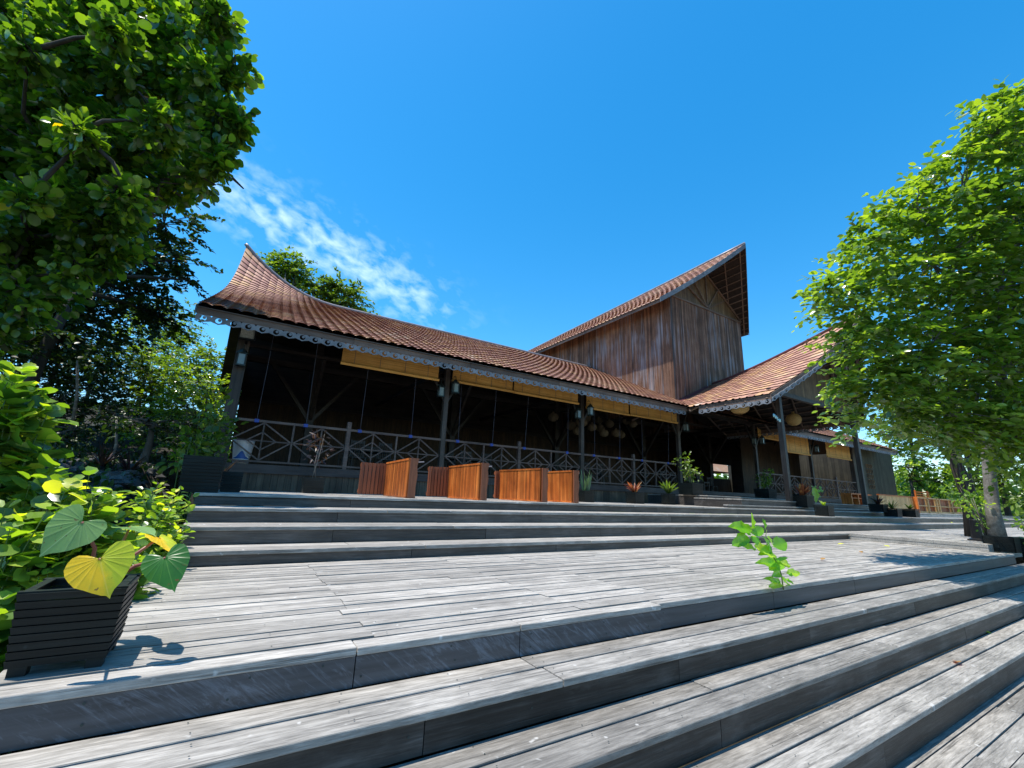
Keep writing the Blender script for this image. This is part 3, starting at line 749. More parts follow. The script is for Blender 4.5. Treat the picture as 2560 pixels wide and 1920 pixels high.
# inner row of branching columns
for i, x in enumerate([2.0, 7.6, 13.2, 19.4, 25.5, 31]):
    mb = MB(); y = 17.2
    mb.bar((x, y, FZ), (x, y, 7.2), .24, .24, (0, 1, 0))
    for s_ in (-1, 1):
        mb.bar((x, y, 3.1), (x+s_*1.6, y, 5.2), .12, .12, (0, 1, 0)); mb.bar((x, y, 3.1), (x, y+s_*1.6, 5.2), .12, .12)
    mb.build('inner_column', M['brown'], hall)
mb = MB(); mb.box(-.4, 34, 17.1, 17.3, 5.0, 5.2); mb.box(-.4, 34, 14.9, 15.0, 4.9, 5.0); mb.box(-.4, 34, 20.9, 21.0, 4.2, 4.35); mb.split('long_beam', M['brown'], hall)
# inner back wall of upright boards
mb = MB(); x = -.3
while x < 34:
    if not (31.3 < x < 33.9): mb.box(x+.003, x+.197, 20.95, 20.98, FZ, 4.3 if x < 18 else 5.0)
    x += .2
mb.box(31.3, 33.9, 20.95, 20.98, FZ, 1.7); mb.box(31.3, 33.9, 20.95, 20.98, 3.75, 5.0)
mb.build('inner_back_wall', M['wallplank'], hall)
mb = MB(); mb.box(-.3, 31.3, 20.985, 21.0, .2, 7.2); mb.box(33.9, 40, 20.985, 21.0, .2, 7.2); mb.box(31.31, 33.89, 20.985, 21.0, 3.76, 7.2); mb.build('inner_wall_backing', M['under'], hall)
mb = MB(); y = 14.4
while y < 20.9: mb.box(-.36, -.33, y+.003, y+.197, FZ, 3.3); y += .2
mb.build('left_end_wall', M['wallplank'], hall)
mb = MB(); mb.box(-.385, -.362, 14.4, 21., .2, 5.6); mb.hexa([(-.5, 12.7, 4.9), (-.47, 12.7, 4.9), (-.47, 21, 4.9), (-.5, 21, 4.9), (-.5, 12.8, 5.2), (-.47, 12.8, 5.2), (-.47, 18.4, 8.2), (-.5, 18.4, 8.2)]); mb.build('gable_backing', M['under'], hall)
mb = MB(); x = 26.9
while x < 34: mb.box(x+.003, x+.197, 15.9, 15.93, FZ, 5.4); x += .2
mb.build('right_room_wall', M['wallplank'], hall)
mb = MB(); x = 34.75
while x < 40.3: mb.box(x+.003, x+.247, YW, YW+.04, .7, 4.95); x += .25
mb.build('end_wall', M['rwall'], hall)
mb = MB(); y = YW
while y < 25: mb.box(40.1, 40.14, y+.003, y+.247, .7, 4.95); y += .25
mb.box(15., 40.2, 25., 25.05, .7, 3.); mb.build('end_wall', M['rwall'], hall)
mb = MB()
for i in range(3):
    for j in range(5):
        zc = 2.25+j*.34; xc = 36.0+i*.34
        mb.tube([(xc+.13*math.cos(a*math.pi/4), YW-.02, zc+.13*math.sin(a*math.pi/4)) for a in range(9)], .022, 5)
mb.build('carved_wall_panel', M['gablewood'], hall)

# railings: every bay = top and bottom rail, newel, four crossed-diamond units
def railing(xa, xb, y, newel=True):
    r = thing('railing', None, None); r.parent = hall; r.location = Vector(((xa+xb)/2, y, FZ))-Vector(hall.location)
    del_keys = [k for k in ('label', 'category') if k in r]
    zt, zb = 2.40, 1.40; zc = (zt+zb)/2+.01
    mb = MB(); mb.box(xa, xb, y-.045, y+.045, zt-.03, zt+.03); mb.build('top_rail', M['rail'], r)
    mb = MB(); mb.box(xa, xb, y-.035, y+.035, zb-.02, zb+.025); mb.build('bottom_rail', M['rail'], r)
    nun = max(1, round((xb-xa)/1.36)); w = (xb-xa)/nun; mb = MB()
    for i in range(nun):
        a = xa+i*w; c = a+w/2; b = a+w; lo, hi = zb+.03, zt-.035; U = (0, 1, 0)
        mb.bar((a, y+.004, zc), (b, y+.004, zc), .03, .042, U); mb.bar((c, y-.004, lo), (c, y-.004, hi), .034, .045, U)
        for sx in (a+.02, b-.02):
            for sz in (lo, hi): mb.bar((sx, y, zc), (c, y, sz), .034, .042, U)
        for sx in (c-w*.235, c+w*.235):
            for sz in (zc-.22, zc+.22): mb.bar((sx, y+.008, zc), (c, y+.008, sz), .03, .036, U)
        if i and i*2 != nun: mb.box(a-.022, a+.022, y-.03, y+.03, zb, zt)
    mb.build('lattice', M['rail'], r)
    if newel: x = (xa+xb)/2; mb = MB(); mb.box(x-.055, x+.055, y-.06, y+.06, FZ-.1, 2.62); mb.build('newel_post', M['rail'], r, bevel=.01)
for a, b in ((-.24, 5.22), (5.38, 10.85), (11.01, 16.3), (22.8, 28.35), (28.55, 33.9)): railing(a, b, YW-.02)

# ------------------------------------------------------------------ wall lanterns
def lantern(loc, label, flip=1):
    t = thing('wall_lantern', label, 'lantern', loc, 'wall lanterns on the hall posts')
    x, y, z = loc; mb = MB(); mb.box(x-.10, x+.10, y-.10, y+.10, z-.19, z-.16); mb.lathe([(.15, .13), (.10, .19), (.02, .26), (.0, .27)], loc, 4)
    for sx in (-.085, .085):
        for sy in (-.085, .085): mb.box(x+sx-.008, x+sx+.008, y+sy-.008, y+sy+.008, z-.16, z+.13)
    mb.box(x-.10, x+.10, y-.10, y+.10, z+.115, z+.135); mb.build('frame', M['iron'], t)
    mb = MB(); mb.box(x-.07, x+.07, y-.07, y+.07, z-.15, z+.11); mb.build('glass_pane', M['glass'], t)
    mb = MB(); mb.tube([(x, y, z+.26), (x, y+.02, z+.36), (x, y+.10, z+.40), (x, y+.2, z+.34)], .012, 6); mb.build('bracket', M['iron'], t)
    return t
ords = {0: 'on the leftmost hall post below the floodlight', 1: 'on the second hall post from the left', 2: 'on the third hall post from the left', 3: 'on the hall post where the porch roof meets the wing'}
for i, x in enumerate(PXS[:4]):
    lantern((x+(.17 if i else .02), YW-.32, 4.05 if i else 3.85), 'grey glass wall lantern '+ords[i])
    if i in (1, 2): lantern((x-.20, YW-.05, 3.92), 'small dim lantern on the left side of the %s hall post' % ('second' if i == 1 else 'third'))
lantern((PXS[4]+.17, YW-.32, 4.05), 'grey wall lantern on the post beside the entrance opening')
lantern((PXS[4]-.2, YW-.1, 4.0), 'dim lantern on the left face of the post beside the entrance')
lantern((PXS[5]+.17, YW-.32, 4.1), 'wall lantern on the post in the middle of the right wing')
# floodlight
t = thing('floodlight', 'square floodlight with pale glass under the eave at the left corner', 'floodlight', (-.28, 12.1, 4.5))
mb = MB(); mb.box(-.46, -.10, 12.16, 12.24, 4.30, 4.60); mb.box(-.46, -.10, 12.10, 12.16, 4.30, 4.33); mb.box(-.46, -.10, 12.10, 12.16, 4.57, 4.60); mb.box(-.46, -.43, 12.10, 12.16, 4.33, 4.57); mb.box(-.13, -.10, 12.10, 12.16, 4.33, 4.57); mb.build('housing', M['black'], t)
mb = MB(); mb.box(-.43, -.13, 12.135, 12.15, 4.33, 4.57); mb.build('glass', M['lampglass'], t)
mb = MB(); mb.bar((-.28, 12.24, 4.42), (-.28, YW, 4.25), .05, .03); mb.build('bracket', M['black'], t)

# ------------------------------------------------------------------ bamboo blinds
def blind(xa, xb, zt, zb, y, label, curl=True):
    t = thing('bamboo_blind', label, 'blind', ((xa+xb)/2, y, zb), 'roll-up bamboo blinds under the eaves')
    mb = MB(); n_ = int((zt-zb)/.022)
    for i in range(n_):
        z = zb+.1+(zt-zb-.1)*i/n_; b_ = .02*math.sin(i*.35)
        mb.box(xa, xb, y-.004+b_*.3, y+.004+b_*.3, z, z+(zt-zb)/n_*.82)
    mb.build('slats', M['bamboo'], t)
    mb = MB(); mb.tube([(xa-.02, y-.02, zb+.05), (xb+.02, y-.02, zb+.05)], .045, 8); mb.build('bottom_roll', M['bamboo'], t)
    mb = MB()
    for f in (.12, .37, .63, .88): x = xa+(xb-xa)*f; mb.box(x-.005, x+.005, y-.014, y-.009, zb+.08, zt)
    mb.build('strings', M['cord'], t)
bl = [(2.03, 4.93, 4.83, 4.22, 'long golden bamboo blind half lowered left of the second hall post'),
      (5.42, 7.68, 4.83, 4.28, 'golden bamboo blind just right of the second hall post'),
      (7.74, 10.62, 4.83, 4.27, 'golden bamboo blind just left of the third hall post'),
      (11.05, 13.33, 4.83, 4.18, 'golden bamboo blind just right of the third hall post'),
      (13.42, 16.35, 4.83, 4.20, 'golden bamboo blind left of where the porch roof begins')]
for a, b, zt, zb, lb in bl: blind(a, b, zt, zb-.04, YW-.16, lb)
blind(22.9, 25.4, 4.83, 4.2, YW-.12, 'shaded brown bamboo blind right of the entrance, behind the porch post')
blind(25.6, 28.1, 4.83, 3.65, YW-.14, 'bamboo blind lowered furthest, seen between the two porch posts')
blind(30.2, 33.4, 4.83, 3.75, YW-.14, 'brown bamboo blind at the far right end of the hall')
# cords holding the blinds
for i, x in enumerate([.26, 1.39, 2.78, 4.25, 5.79, 7.02, 8.31, 10.19, 11.5, 12.83, 14.13, 15.74]):
    t = thing('blind_cord', '%s thin blue cord tied from the eave to the railing top, counted from the left' % ['first', 'second', 'third', 'fourth', 'fifth', 'sixth', 'seventh', 'eighth', 'ninth', 'tenth', 'eleventh', 'twelfth'][i], 'cord', (x, YW-.1, 2.43), 'blue cords tied to the railing')
    mb = MB(); dx = rnd.uniform(-.03, .09); mb.tube([(x, YW-.1, 2.43), (x+dx*.3, YW-.11, 3.1), (x+dx*.8, YW-.12, 3.9), (x+dx, YW-.12, 4.8)], .005, 5); mb.build('cord', M['cord'], t)
    mb = MB(); mb.box(x-.05, x+.05, YW-.08, YW+.04, 2.36, 2.445); mb.build('knot', M['blue'], t)

# ------------------------------------------------------------------ pendants
def pendant_mesh(t, c, r, h):
    mb = MB(); pr = []
    for k in range(13):
        a = math.pi*k/12; pr.append((r*max(.12, math.sin(a)**.8) if k < 12 else .3*r, -math.cos(a)*h/2))
    pr[0] = (r*.35, -h/2); pr[-1] = (r*.22, h/2); pr.append((r*.2, h*.68))
    n_ = 20
    for i, (rr, z) in enumerate(pr):      # woven: hoops and ribs
        mb.tube([(c[0]+rr*math.cos(k*2*math.pi/n_), c[1]+rr*math.sin(k*2*math.pi/n_), c[2]+z) for k in range(n_+1)], .012*r/.3, 4)
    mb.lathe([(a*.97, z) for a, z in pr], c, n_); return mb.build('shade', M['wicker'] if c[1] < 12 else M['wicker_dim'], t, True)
def pendant(c, r, h, top, label, grp=None):
    t = thing('woven_pendant_lamp', label, 'lamp', c, grp or 'woven rattan pendant lamps'); pendant_mesh(t, c, r, h)
    mb = MB(); mb.tube([(c[0], c[1], c[2]+h*.6), (c[0], c[1], top)], .012, 5); mb.build('cord', M['black'], t); return t
pendant(tuple(vy(1984, 1049, 9.5)), .30, .50, 5.6, 'onion-shaped woven rattan lamp hanging under the middle of the porch roof')
pendant(tuple(vy(1849, 1020, 9.4)), .33, .42, 5.0, 'round woven rattan lamp partly hidden behind the left eave of the porch')
spots = [(1427, 1064, 16), (1443, 1078, 15.5), (1465, 1045, 16.5), (1480, 1068, 15.2), (1500, 1070, 15.8), (1497, 1052, 16.4), (1523, 1060, 15.9), (1540, 1083, 15.2), (1553, 1087, 16.), (1566, 1053, 15.8), (1583, 1060, 15.4), (1454, 1056, 15), (1510, 1083, 15.), (1383, 1043, 16.)]
names_ = ['leftmost in the cluster', 'low on the left of the cluster', 'high beside the third post', 'behind the third post', 'left of the cluster middle', 'above the cluster middle', 'in the middle of the cluster', 'lowest in the cluster', 'just right of the lowest lamp', 'near the top right of the cluster', 'furthest right of the cluster', 'directly left of the third post', 'below the cluster middle', 'hanging apart to the left of the cluster']
for (x, y, Y_), nm in zip(spots, names_):
    r_ = rnd.uniform(.2, .27); pendant(tuple(vy(x, y, Y_)), r_, r_*1.5, 6.2, 'dim woven pendant lamp inside the hall, '+nm, 'cluster of woven lamps inside the hall')

# ------------------------------------------------------------------ foliage
def tmpl(kind):
    sh = {'round': [(.16, .26), (.52, .40), (.86, .27)], 'oval': [(.18, .20), (.5, .29), (.80, .18)], 'lance': [(.15, .09), (.45, .13), (.8, .07)], 'heart': [(.02, .36), (.32, .44), (.72, .24)]}[kind]
    mid = [(0, 0, 0), (.35, 0, -.02), (.7, 0, -.03), (1, 0, -.10)]
    v = [list(p) for p in mid]
    for s_ in (1, -1):
        for u, w in sh: v.append([u, s_*w, .10*w/.4-.06*u])
    r = lambda o: [(0, o, 1), (o, o+1, 1), (1, o+1, 2), (o+1, o+2, 2), (2, o+2, 3)]
    f = r(4)+[(b, a, c) for a, b, c in r(7)]
    return np.array(v, float), np.array(f)
TM = {k: tmpl(k) for k in ('round', 'oval', 'lance', 'heart')}
def nrmz(a): return a/(np.linalg.norm(a, axis=-1, keepdims=True)+1e-9)
def leaf_arrays(P, D, Nn, size, kind, tint):
    v, f = TM[kind]; D = nrmz(D); s_ = nrmz(np.cross(Nn, D)); up = np.cross(D, s_)
    n_ = len(P); size = np.broadcast_to(size, (n_,))
    V = P[:, None, :]+size[:, None, None]*(v[None, :, 0:1]*D[:, None, :]+v[None, :, 1:2]*s_[:, None, :]+v[None, :, 2:3]*up[:, None, :])
    Fc = f[None, :, :]+(np.arange(n_)*len(v))[:, None, None]
    return V.reshape(-1, 3), Fc.reshape(-1, 3), np.repeat(tint, len(f))
def crown_mesh(name, centers, outward, nl, size, kind, mat, parent, spread=.35, up=.5, out=.6, smooth=True, tb=1.0, spray=0):
    n_ = len(centers)*nl
    if spray:       # leaves in two ranks along drooping twigs that run outward from each cluster
        k = len(centers); d = nrmz(outward); d = nrmz(d*np.array([1, 1, .35])+RS.normal(size=(k, 3))*np.array([.45, .45, .16])); sd_ = nrmz(np.cross(d, np.array([0, 0, 1.])))
        Lt = size*spray*RS.uniform(.6, 1.25, (k, 1)); f = np.tile(np.linspace(-.25, 1, nl), k)[:, None]+RS.normal(size=(n_, 1))*.05
        r_ = lambda a: np.repeat(a, nl, 0)
        P = r_(centers)+r_(d)*f*r_(Lt)+np.array([0, 0, -1])*(np.clip(f, 0, 2)**2)*r_(Lt)*.28+RS.normal(size=(n_, 3))*size*.12
        alt = np.where(np.arange(n_) % 2, 1., -1.)[:, None]
        D = nrmz(r_(d)*.7+r_(sd_)*alt*.9*(1.1-.6*np.clip(f, 0, 1))+RS.normal(size=(n_, 3))*.28+np.array([0, 0, -.12])); Nn = nrmz(np.array([0, 0, 1.])+RS.normal(size=(n_, 3))*.42+r_(d)*.25)
        sz = size*RS.uniform(.6, 1.15, n_)*(1.08-.35*np.clip(f[:, 0], 0, 1)); base = np.repeat(RS.rand(k), nl); tint = np.clip(.45*base+.55*RS.rand(n_)**tb, 0, 1)
        V, Fc, t_ = leaf_arrays(P, D, Nn, sz, kind, tint); return npmesh(name, V, Fc, t_, mat, parent, smooth)
    C_ = np.repeat(centers, nl, 0); O_ = np.repeat(nrmz(outward), nl, 0)
    rr = nrmz(RS.normal(size=(n_, 3)))
    D = nrmz(rr+O_*out+np.array([0, 0, -.12]))
    P = C_+rr*spread*size*RS.rand(n_, 1)*1.6
    Nn = nrmz(RS.normal(size=(n_, 3))*.55+np.array([0, 0, up])+O_*.35)
    sz = size*RS.uniform(.55, 1.15, n_)
    base = np.repeat(RS.rand(len(centers)), nl); tint = np.clip(.45*base+.55*RS.rand(n_)**tb, 0, 1)
    V, Fc, t_ = leaf_arrays(P, D, Nn, sz, kind, tint)
    return npmesh(name, V, Fc, t_, mat, parent, smooth)
def blob_points(blobs, dens, shell=.42, flat=.8):
    cs, os_ = [], []
    for c, r in blobs:
        n_ = max(3, int(dens*r*r)); d = nrmz(RS.normal(size=(n_, 3))); rad = r*(1-RS.rand(n_, 1)**1.6*(1-shell))
        lump = 1+.22*np.sin(d[:, :1]*5.1+c[0]*3)*np.cos(d[:, 1:2]*4.3+c[1]*2)+.10*RS.normal(size=(n_, 1))
        p = np.array(c)+d*rad*lump*np.array([1, 1, flat]); cs.append(p); os_.append(d)
    return np.concatenate(cs), np.concatenate(os_)
def tree(name, label, blobs, dens, nl, size, kind, mat, trunk, r0, bark, group=None, cat='tree', limbs=26, flat=.85, up=.5, out=.6, spread=.35, shell=.42, tb=1., twig=True, spray=3.2, extra=()):
    base = trunk[0]; t = thing(name, label, cat, base, group)
    cs, os_ = blob_points(blobs, dens, shell, flat)
    crown_mesh('crown', cs, os_, nl, size, kind, mat, t, spread, up, out, tb=tb, spray=spray)
    mb = MB(); k = len(trunk); pts = [Vector(p) for p in trunk]
    for i in range(1, k-1): pts[i] = pts[i]+Vector((rnd.uniform(-.04, .04), rnd.uniform(-.04, .04), 0))
    mb.tube(pts, [r0*(1.25 if i == 0 else 1-.55*i/(k-1)) for i in range(k)], 10, tint=.5)
    top = pts[-1]; fork = pts[-2]
    bl_ = sorted(blobs, key=lambda b: (Vector(b[0])-top).length)
    for c, r in bl_[:limbs]:
        c = Vector(c); st = top.lerp(fork, rnd.random()*.6); m1 = st.lerp(c, .5)+Vector((rnd.uniform(-.2, .2), rnd.uniform(-.2, .2), rnd.uniform(0, .3)))*r
        rl = r0 if limbs < 100 else r0*.45; mb.tube([st, m1, c], [rl*.38, rl*.24, rl*.12], 6, tint=.5)
        if twig:
            sel = [cs[i] for i in range(len(cs)) if np.linalg.norm(cs[i]-np.array(c)) < r*1.15]
            rnd.shuffle(sel)
            for p in sel[:22]:
                p = Vector(p); mm = c.lerp(p, .5)+Vector((rnd.uniform(-.12, .12), rnd.uniform(-.12, .12), rnd.uniform(-.1, .15)))*r
                mb.tube([c, mm, p], [r0*.10, r0*.06, r0*.03], 4, cap=False, tint=.5)
    for p_, q_, r_ in extra: mb.tube([p_, tuple((np.array(p_)+np.array(q_))/2+RS.normal(size=3)*.14), q_], [r_, r_*.7, r_*.4], 5, cap=False, tint=.5)
    mb.build('trunk', bark, t, True)
    return t
def B(lst, scale=None):     # (px, py, radius px, depth) -> ball in the world
    out = []
    for x, y, rp, D in lst: out.append((tuple(dp(x, y, D)), rp*D/F))
    return out
def gz(p): return float(gh(p[0], p[1]))
def trunk_to(p, top, n_=5, lean=(0, 0)):
    a = Vector((p[0], p[1], gz(p)-.1)); b = Vector(top); return [tuple(a.lerp(b, i/(n_-1))) for i in range(n_)]

# big round-leaved tree, upper left
bl = B([(455, 95, 120, 8.2), (500, 235, 115, 8.0), (350, 190, 160, 8.4), (150, 150, 200, 8.), (330, 370, 150, 8.2), (535, 345, 62, 8.), (545, 405, 35, 7.8), (400, 455, 75, 8.), (110, 380, 200, 7.8), (215, 545, 130, 7.8), (70, 590, 150, 7.6), (300, 20, 180, 8.6), (60, -40, 200, 8.2), (480, 30, 85, 8.6), (300, 560, 60, 7.8), (180, 680, 60, 7.6), (40, 720, 80, 7.5), (-120, 300, 220, 8), (-120, 600, 200, 7.8), (560, 290, 60, 8.), (140, 280, 200, 9.5), (350, 280, 150, 9.6), (150, 500, 200, 9.5), (545, 325, 60, 11.6), (480, 300, 90, 11.7), (450, 380, 60, 11.6), (560, 270, 40, 11.6)])
bl += B([(30, 800, 70, 8.2), (-40, 820, 90, 8.2), (120, 740, 60, 8.0), (250, 640, 50, 7.9), (70, 130, 60, 6.8), (260, 90, 60, 6.9), (390, 300, 45, 7.1), (200, 330, 60, 6.8), (80, 480, 55, 6.8), (320, 480, 45, 7.0), (545, 60, 40, 8), (590, 320, 28, 8), (575, 180, 35, 8), (500, 440, 30, 8)])
sub = []; brs = []; con = [(-7.6, 9.2, 4.6)]
for c_, r_ in sorted(bl, key=lambda b: np.linalg.norm(np.array(b[0])-np.array(con[0]))):
    q_ = min(con, key=lambda p: np.linalg.norm(np.array(p)-np.array(c_))+.35*np.linalg.norm(np.array(p)-np.array(con[0]))); brs.append((q_, c_, .045)); con.append(c_)
for c_, r_ in bl:
    for k in range(7):
        d_ = nrmz(RS.normal(size=3)); brs.append((c_, tuple(np.array(c_)+d_*r_*.7), .02)); sub.append((tuple(np.array(c_)+d_*r_*RS.uniform(.25, .82)), r_*RS.uniform(.28, .46)))
bl = sub
tree('broadleaf_tree', 'large tree with big round dark green leaves filling the upper left', bl, 112, 12, .178, 'round', M['leaf_big'], trunk_to((-9.2, 8.2), (-7.6, 9.2, 4.6)), .13, M['barkdark'], flat=.95, up=.75, out=.75, spread=.8, shell=.3, limbs=3, spray=0, twig=False, extra=brs)
# dark fine-leaved tree behind it
bl = B([(410, 560, 75, 14), (445, 650, 62, 14), (380, 660, 85, 14.4), (320, 620, 95, 14.6), (330, 740, 100, 14), (430, 505, 45, 14), (240, 760, 130, 14.3), (120, 780, 150, 14.3), (30, 760, 160, 14), (200, 640, 120, 15), (470, 700, 30, 14), (400, 790, 60, 14.5), (60, 860, 70, 11), (150, 850, 60, 11.5), (10, 800, 60, 11)])
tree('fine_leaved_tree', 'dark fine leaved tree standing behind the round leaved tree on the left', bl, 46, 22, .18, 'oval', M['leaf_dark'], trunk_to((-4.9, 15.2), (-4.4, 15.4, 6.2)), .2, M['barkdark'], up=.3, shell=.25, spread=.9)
# jungle edge on the left
jg = [('slender pale tree between the dark tree and the hall roof', [(430, 800, 60, 26), (400, 850, 75, 26), (450, 860, 50, 26), (370, 800, 60, 27)], .30, 'leaf_mid', 'oval', 15),
      ('bright bushy tree beside the left end of the hall', [(520, 905, 55, 22), (470, 890, 60, 22), (560, 890, 42, 23), (430, 930, 70, 21), (500, 960, 70, 21), (560, 960, 50, 22), (580, 900, 35, 23), (590, 950, 32, 22), (595, 1010, 32, 22), (575, 1060, 32, 22), (540, 1020, 40, 22), (600, 1080, 30, 22)], .26, 'leaf_mid', 'oval', 26),
      ('rounded green tree rising between the jungle and the roof', [(380, 930, 75, 18), (330, 900, 80, 18), (300, 960, 80, 17.6), (400, 1000, 70, 17.5)], .24, 'leaf_mid', 'oval', 26),
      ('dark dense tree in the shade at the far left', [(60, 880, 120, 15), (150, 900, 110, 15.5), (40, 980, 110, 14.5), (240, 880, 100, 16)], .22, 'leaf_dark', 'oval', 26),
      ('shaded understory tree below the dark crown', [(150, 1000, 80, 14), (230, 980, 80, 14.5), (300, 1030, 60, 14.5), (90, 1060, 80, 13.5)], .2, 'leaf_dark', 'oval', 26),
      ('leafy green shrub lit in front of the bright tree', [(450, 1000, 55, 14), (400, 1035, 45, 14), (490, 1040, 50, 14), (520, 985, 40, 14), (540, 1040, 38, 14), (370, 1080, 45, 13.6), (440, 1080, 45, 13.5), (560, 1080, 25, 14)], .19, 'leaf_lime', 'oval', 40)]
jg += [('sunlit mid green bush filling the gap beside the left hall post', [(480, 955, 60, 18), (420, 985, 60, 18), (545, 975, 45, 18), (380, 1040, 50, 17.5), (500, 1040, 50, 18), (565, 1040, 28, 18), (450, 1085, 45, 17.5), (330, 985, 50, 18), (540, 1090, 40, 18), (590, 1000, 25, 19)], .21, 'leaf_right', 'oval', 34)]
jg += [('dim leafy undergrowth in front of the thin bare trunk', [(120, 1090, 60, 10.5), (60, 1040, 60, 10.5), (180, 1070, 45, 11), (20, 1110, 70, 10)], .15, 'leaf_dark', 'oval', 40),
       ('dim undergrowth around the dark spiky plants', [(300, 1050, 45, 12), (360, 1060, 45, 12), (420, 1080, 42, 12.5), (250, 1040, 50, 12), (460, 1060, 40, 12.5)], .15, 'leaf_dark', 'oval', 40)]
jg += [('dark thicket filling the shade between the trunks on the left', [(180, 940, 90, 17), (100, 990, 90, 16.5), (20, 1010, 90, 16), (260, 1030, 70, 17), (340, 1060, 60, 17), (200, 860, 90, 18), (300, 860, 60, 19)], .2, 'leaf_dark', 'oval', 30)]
for lb, bb, sz, mt, kd, dn in jg:
    q = B(bb); c0 = q[0][0]; c1 = q[-1][0]; tx = ((c0[0]+c1[0])/2, (c0[1]+c1[1])/2)
    zt = min(c0[2], c1[2]); sz *= .66
    tree('jungle_tree', lb, q, dn*2.0, 16, sz, kd, M[mt], trunk_to(tx, (tx[0], tx[1], max(zt, gz(tx)+.8))), .12, M['bark'], 'trees of the jungle edge left of the hall', shell=.3, spread=.9, limbs=6)
# thin bare stems in the undergrowth
for i, (x, y0, y1, D, lb) in enumerate(((187, 1010, 900, 11, 'thin pale bare trunk leaning in the dark undergrowth at the far left'), (285, 1105, 1050, 11, 'short thin stem among the dark spiky plants'))):
    a, b = dp(x-8, y0+60, D), dp(x+6, y1, D); t = thing('sapling', lb, 'sapling', a); mb = MB(); mb.tube([a, (a+b)/2+np.array([.05, 0, 0]), b], [.035, .03, .018], 7); mb.build('trunk', M['ringbark'], t, True)
    cs = np.array([b+RS.normal(size=3)*.25 for _ in range(14)]); crown_mesh('crown', cs, cs-b+.01, 8, .14, 'oval', M['leaf_dark'], t)
# tree tops behind the hall
bb = B([(715, 655, 32, 27), (740, 680, 40, 27), (705, 695, 35, 27), (745, 720, 32, 27), (690, 660, 20, 27)])
tree('hall_tree', 'green tree top showing above the hall roof near its left horn', bb, 48, 20, .24, 'oval', M['leaf_mid'], trunk_to((1.2, 24.5), (1.0, 25.2, 9.5)), .2, M['bark'], 'tree tops behind the hall', shell=.3, spread=.9)
bb = B([(800, 715, 30, 27), (850, 720, 38, 27), (885, 735, 28, 27), (820, 745, 38, 27), (870, 762, 35, 27), (900, 775, 20, 27), (790, 760, 30, 27)])
tree('hall_tree', 'wider flat-topped tree crown behind the roof, to the right of the first', bb, 48, 20, .24, 'oval', M['leaf_mid'], trunk_to((4.8, 24.8), (4.6, 25.3, 8.5)), .2, M['bark'], 'tree tops behind the hall', shell=.3, spread=.9)

# near tree on the right
rt = [(2495, 335, 70, 10.6), (2430, 370, 45, 10.6), (2405, 480, 95, 10.8), (2290, 520, 75, 10.8), (2540, 520, 150, 11), (2210, 590, 70, 10.8), (2170, 690, 85, 10.6), (2330, 660, 150, 11.2), (2500, 720, 180, 11.2), (2085, 745, 50, 10.6), (2045, 760, 25, 10.5), (2180, 820, 95, 10.8), (2330, 860, 150, 11), (2500, 930, 170, 11), (2120, 800, 45, 10.6), (2180, 960, 70, 10.6), (2150, 1000, 42, 10.4), (2260, 1000, 90, 10.6), (2370, 1030, 110, 10.8), (2480, 1090, 80, 11), (2105, 1062, 28, 10.3), (2150, 1065, 32, 10.4), (2620, 300, 130, 11), (2700, 600, 220, 11.5), (2700, 900, 220, 11.5), (2240, 900, 80, 10.6), (2180, 545, 40, 10.6), (2350, 1060, 60, 10.6), (2430, 1080, 55, 10.8), (2460, 300, 45, 10.6), (2400, 400, 45, 10.6), (2120, 890, 40, 10.5), (2090, 700, 30, 10.5), (2370, 420, 35, 10.6), (2520, 270, 35, 10.6), (2540, 1110, 60, 11), (2520, 1040, 90, 11.2), (2120, 940, 30, 10.5), (2060, 725, 22, 10.5), (2140, 600, 28, 10.6)]
bl = B([(x, y, r, D*.76) for x, y, r, D in rt])
tb_ = hz(2484, 1352, .155); tb_ = (float(tb_[0]), float(tb_[1])); k_ = 10.2/np.linalg.norm(ray(2484, 1352)[:2]*0+np.array([1, 0]))
def base_at(px, D): q = dp(px, 1300, D); return float(q[0]), float(q[1])
a0, a1 = base_at(2484, 10.2), base_at(2505, 10.2); a2 = dp(2515, 900, 10.0); a3 = dp(2480, 760, 9.6)
tree('glossy_leaf_tree', 'large bright green tree filling the right side, overhanging the deck', bl, 108, 13, .172, 'oval', M['leaf_right'], [(a0[0], a0[1], .1), (a0[0], a0[1], .9), (a1[0], a1[1], 2.2), tuple(a2), tuple(a3)], .15, M['ringbark'], up=.6, out=.7, spread=1.1, shell=.3, limbs=16)
bl = B([(2400, 1080, 60, 13), (2450, 1090, 60, 13), (2340, 1070, 50, 14)])
b0, b1 = base_at(2438, 13.), base_at(2425, 13.)
tree('dark_trunk_tree', 'second tree with a dark shaded trunk behind the black lamp post', bl, 40, 12, .17, 'oval', M['leaf_dark'], [(b0[0], b0[1], .1), (b0[0], b0[1], 1.2), (b1[0], b1[1], 2.2), (b1[0], b1[1], 3.4)], .25, M['barkdark'], shell=.3, spread=.9)
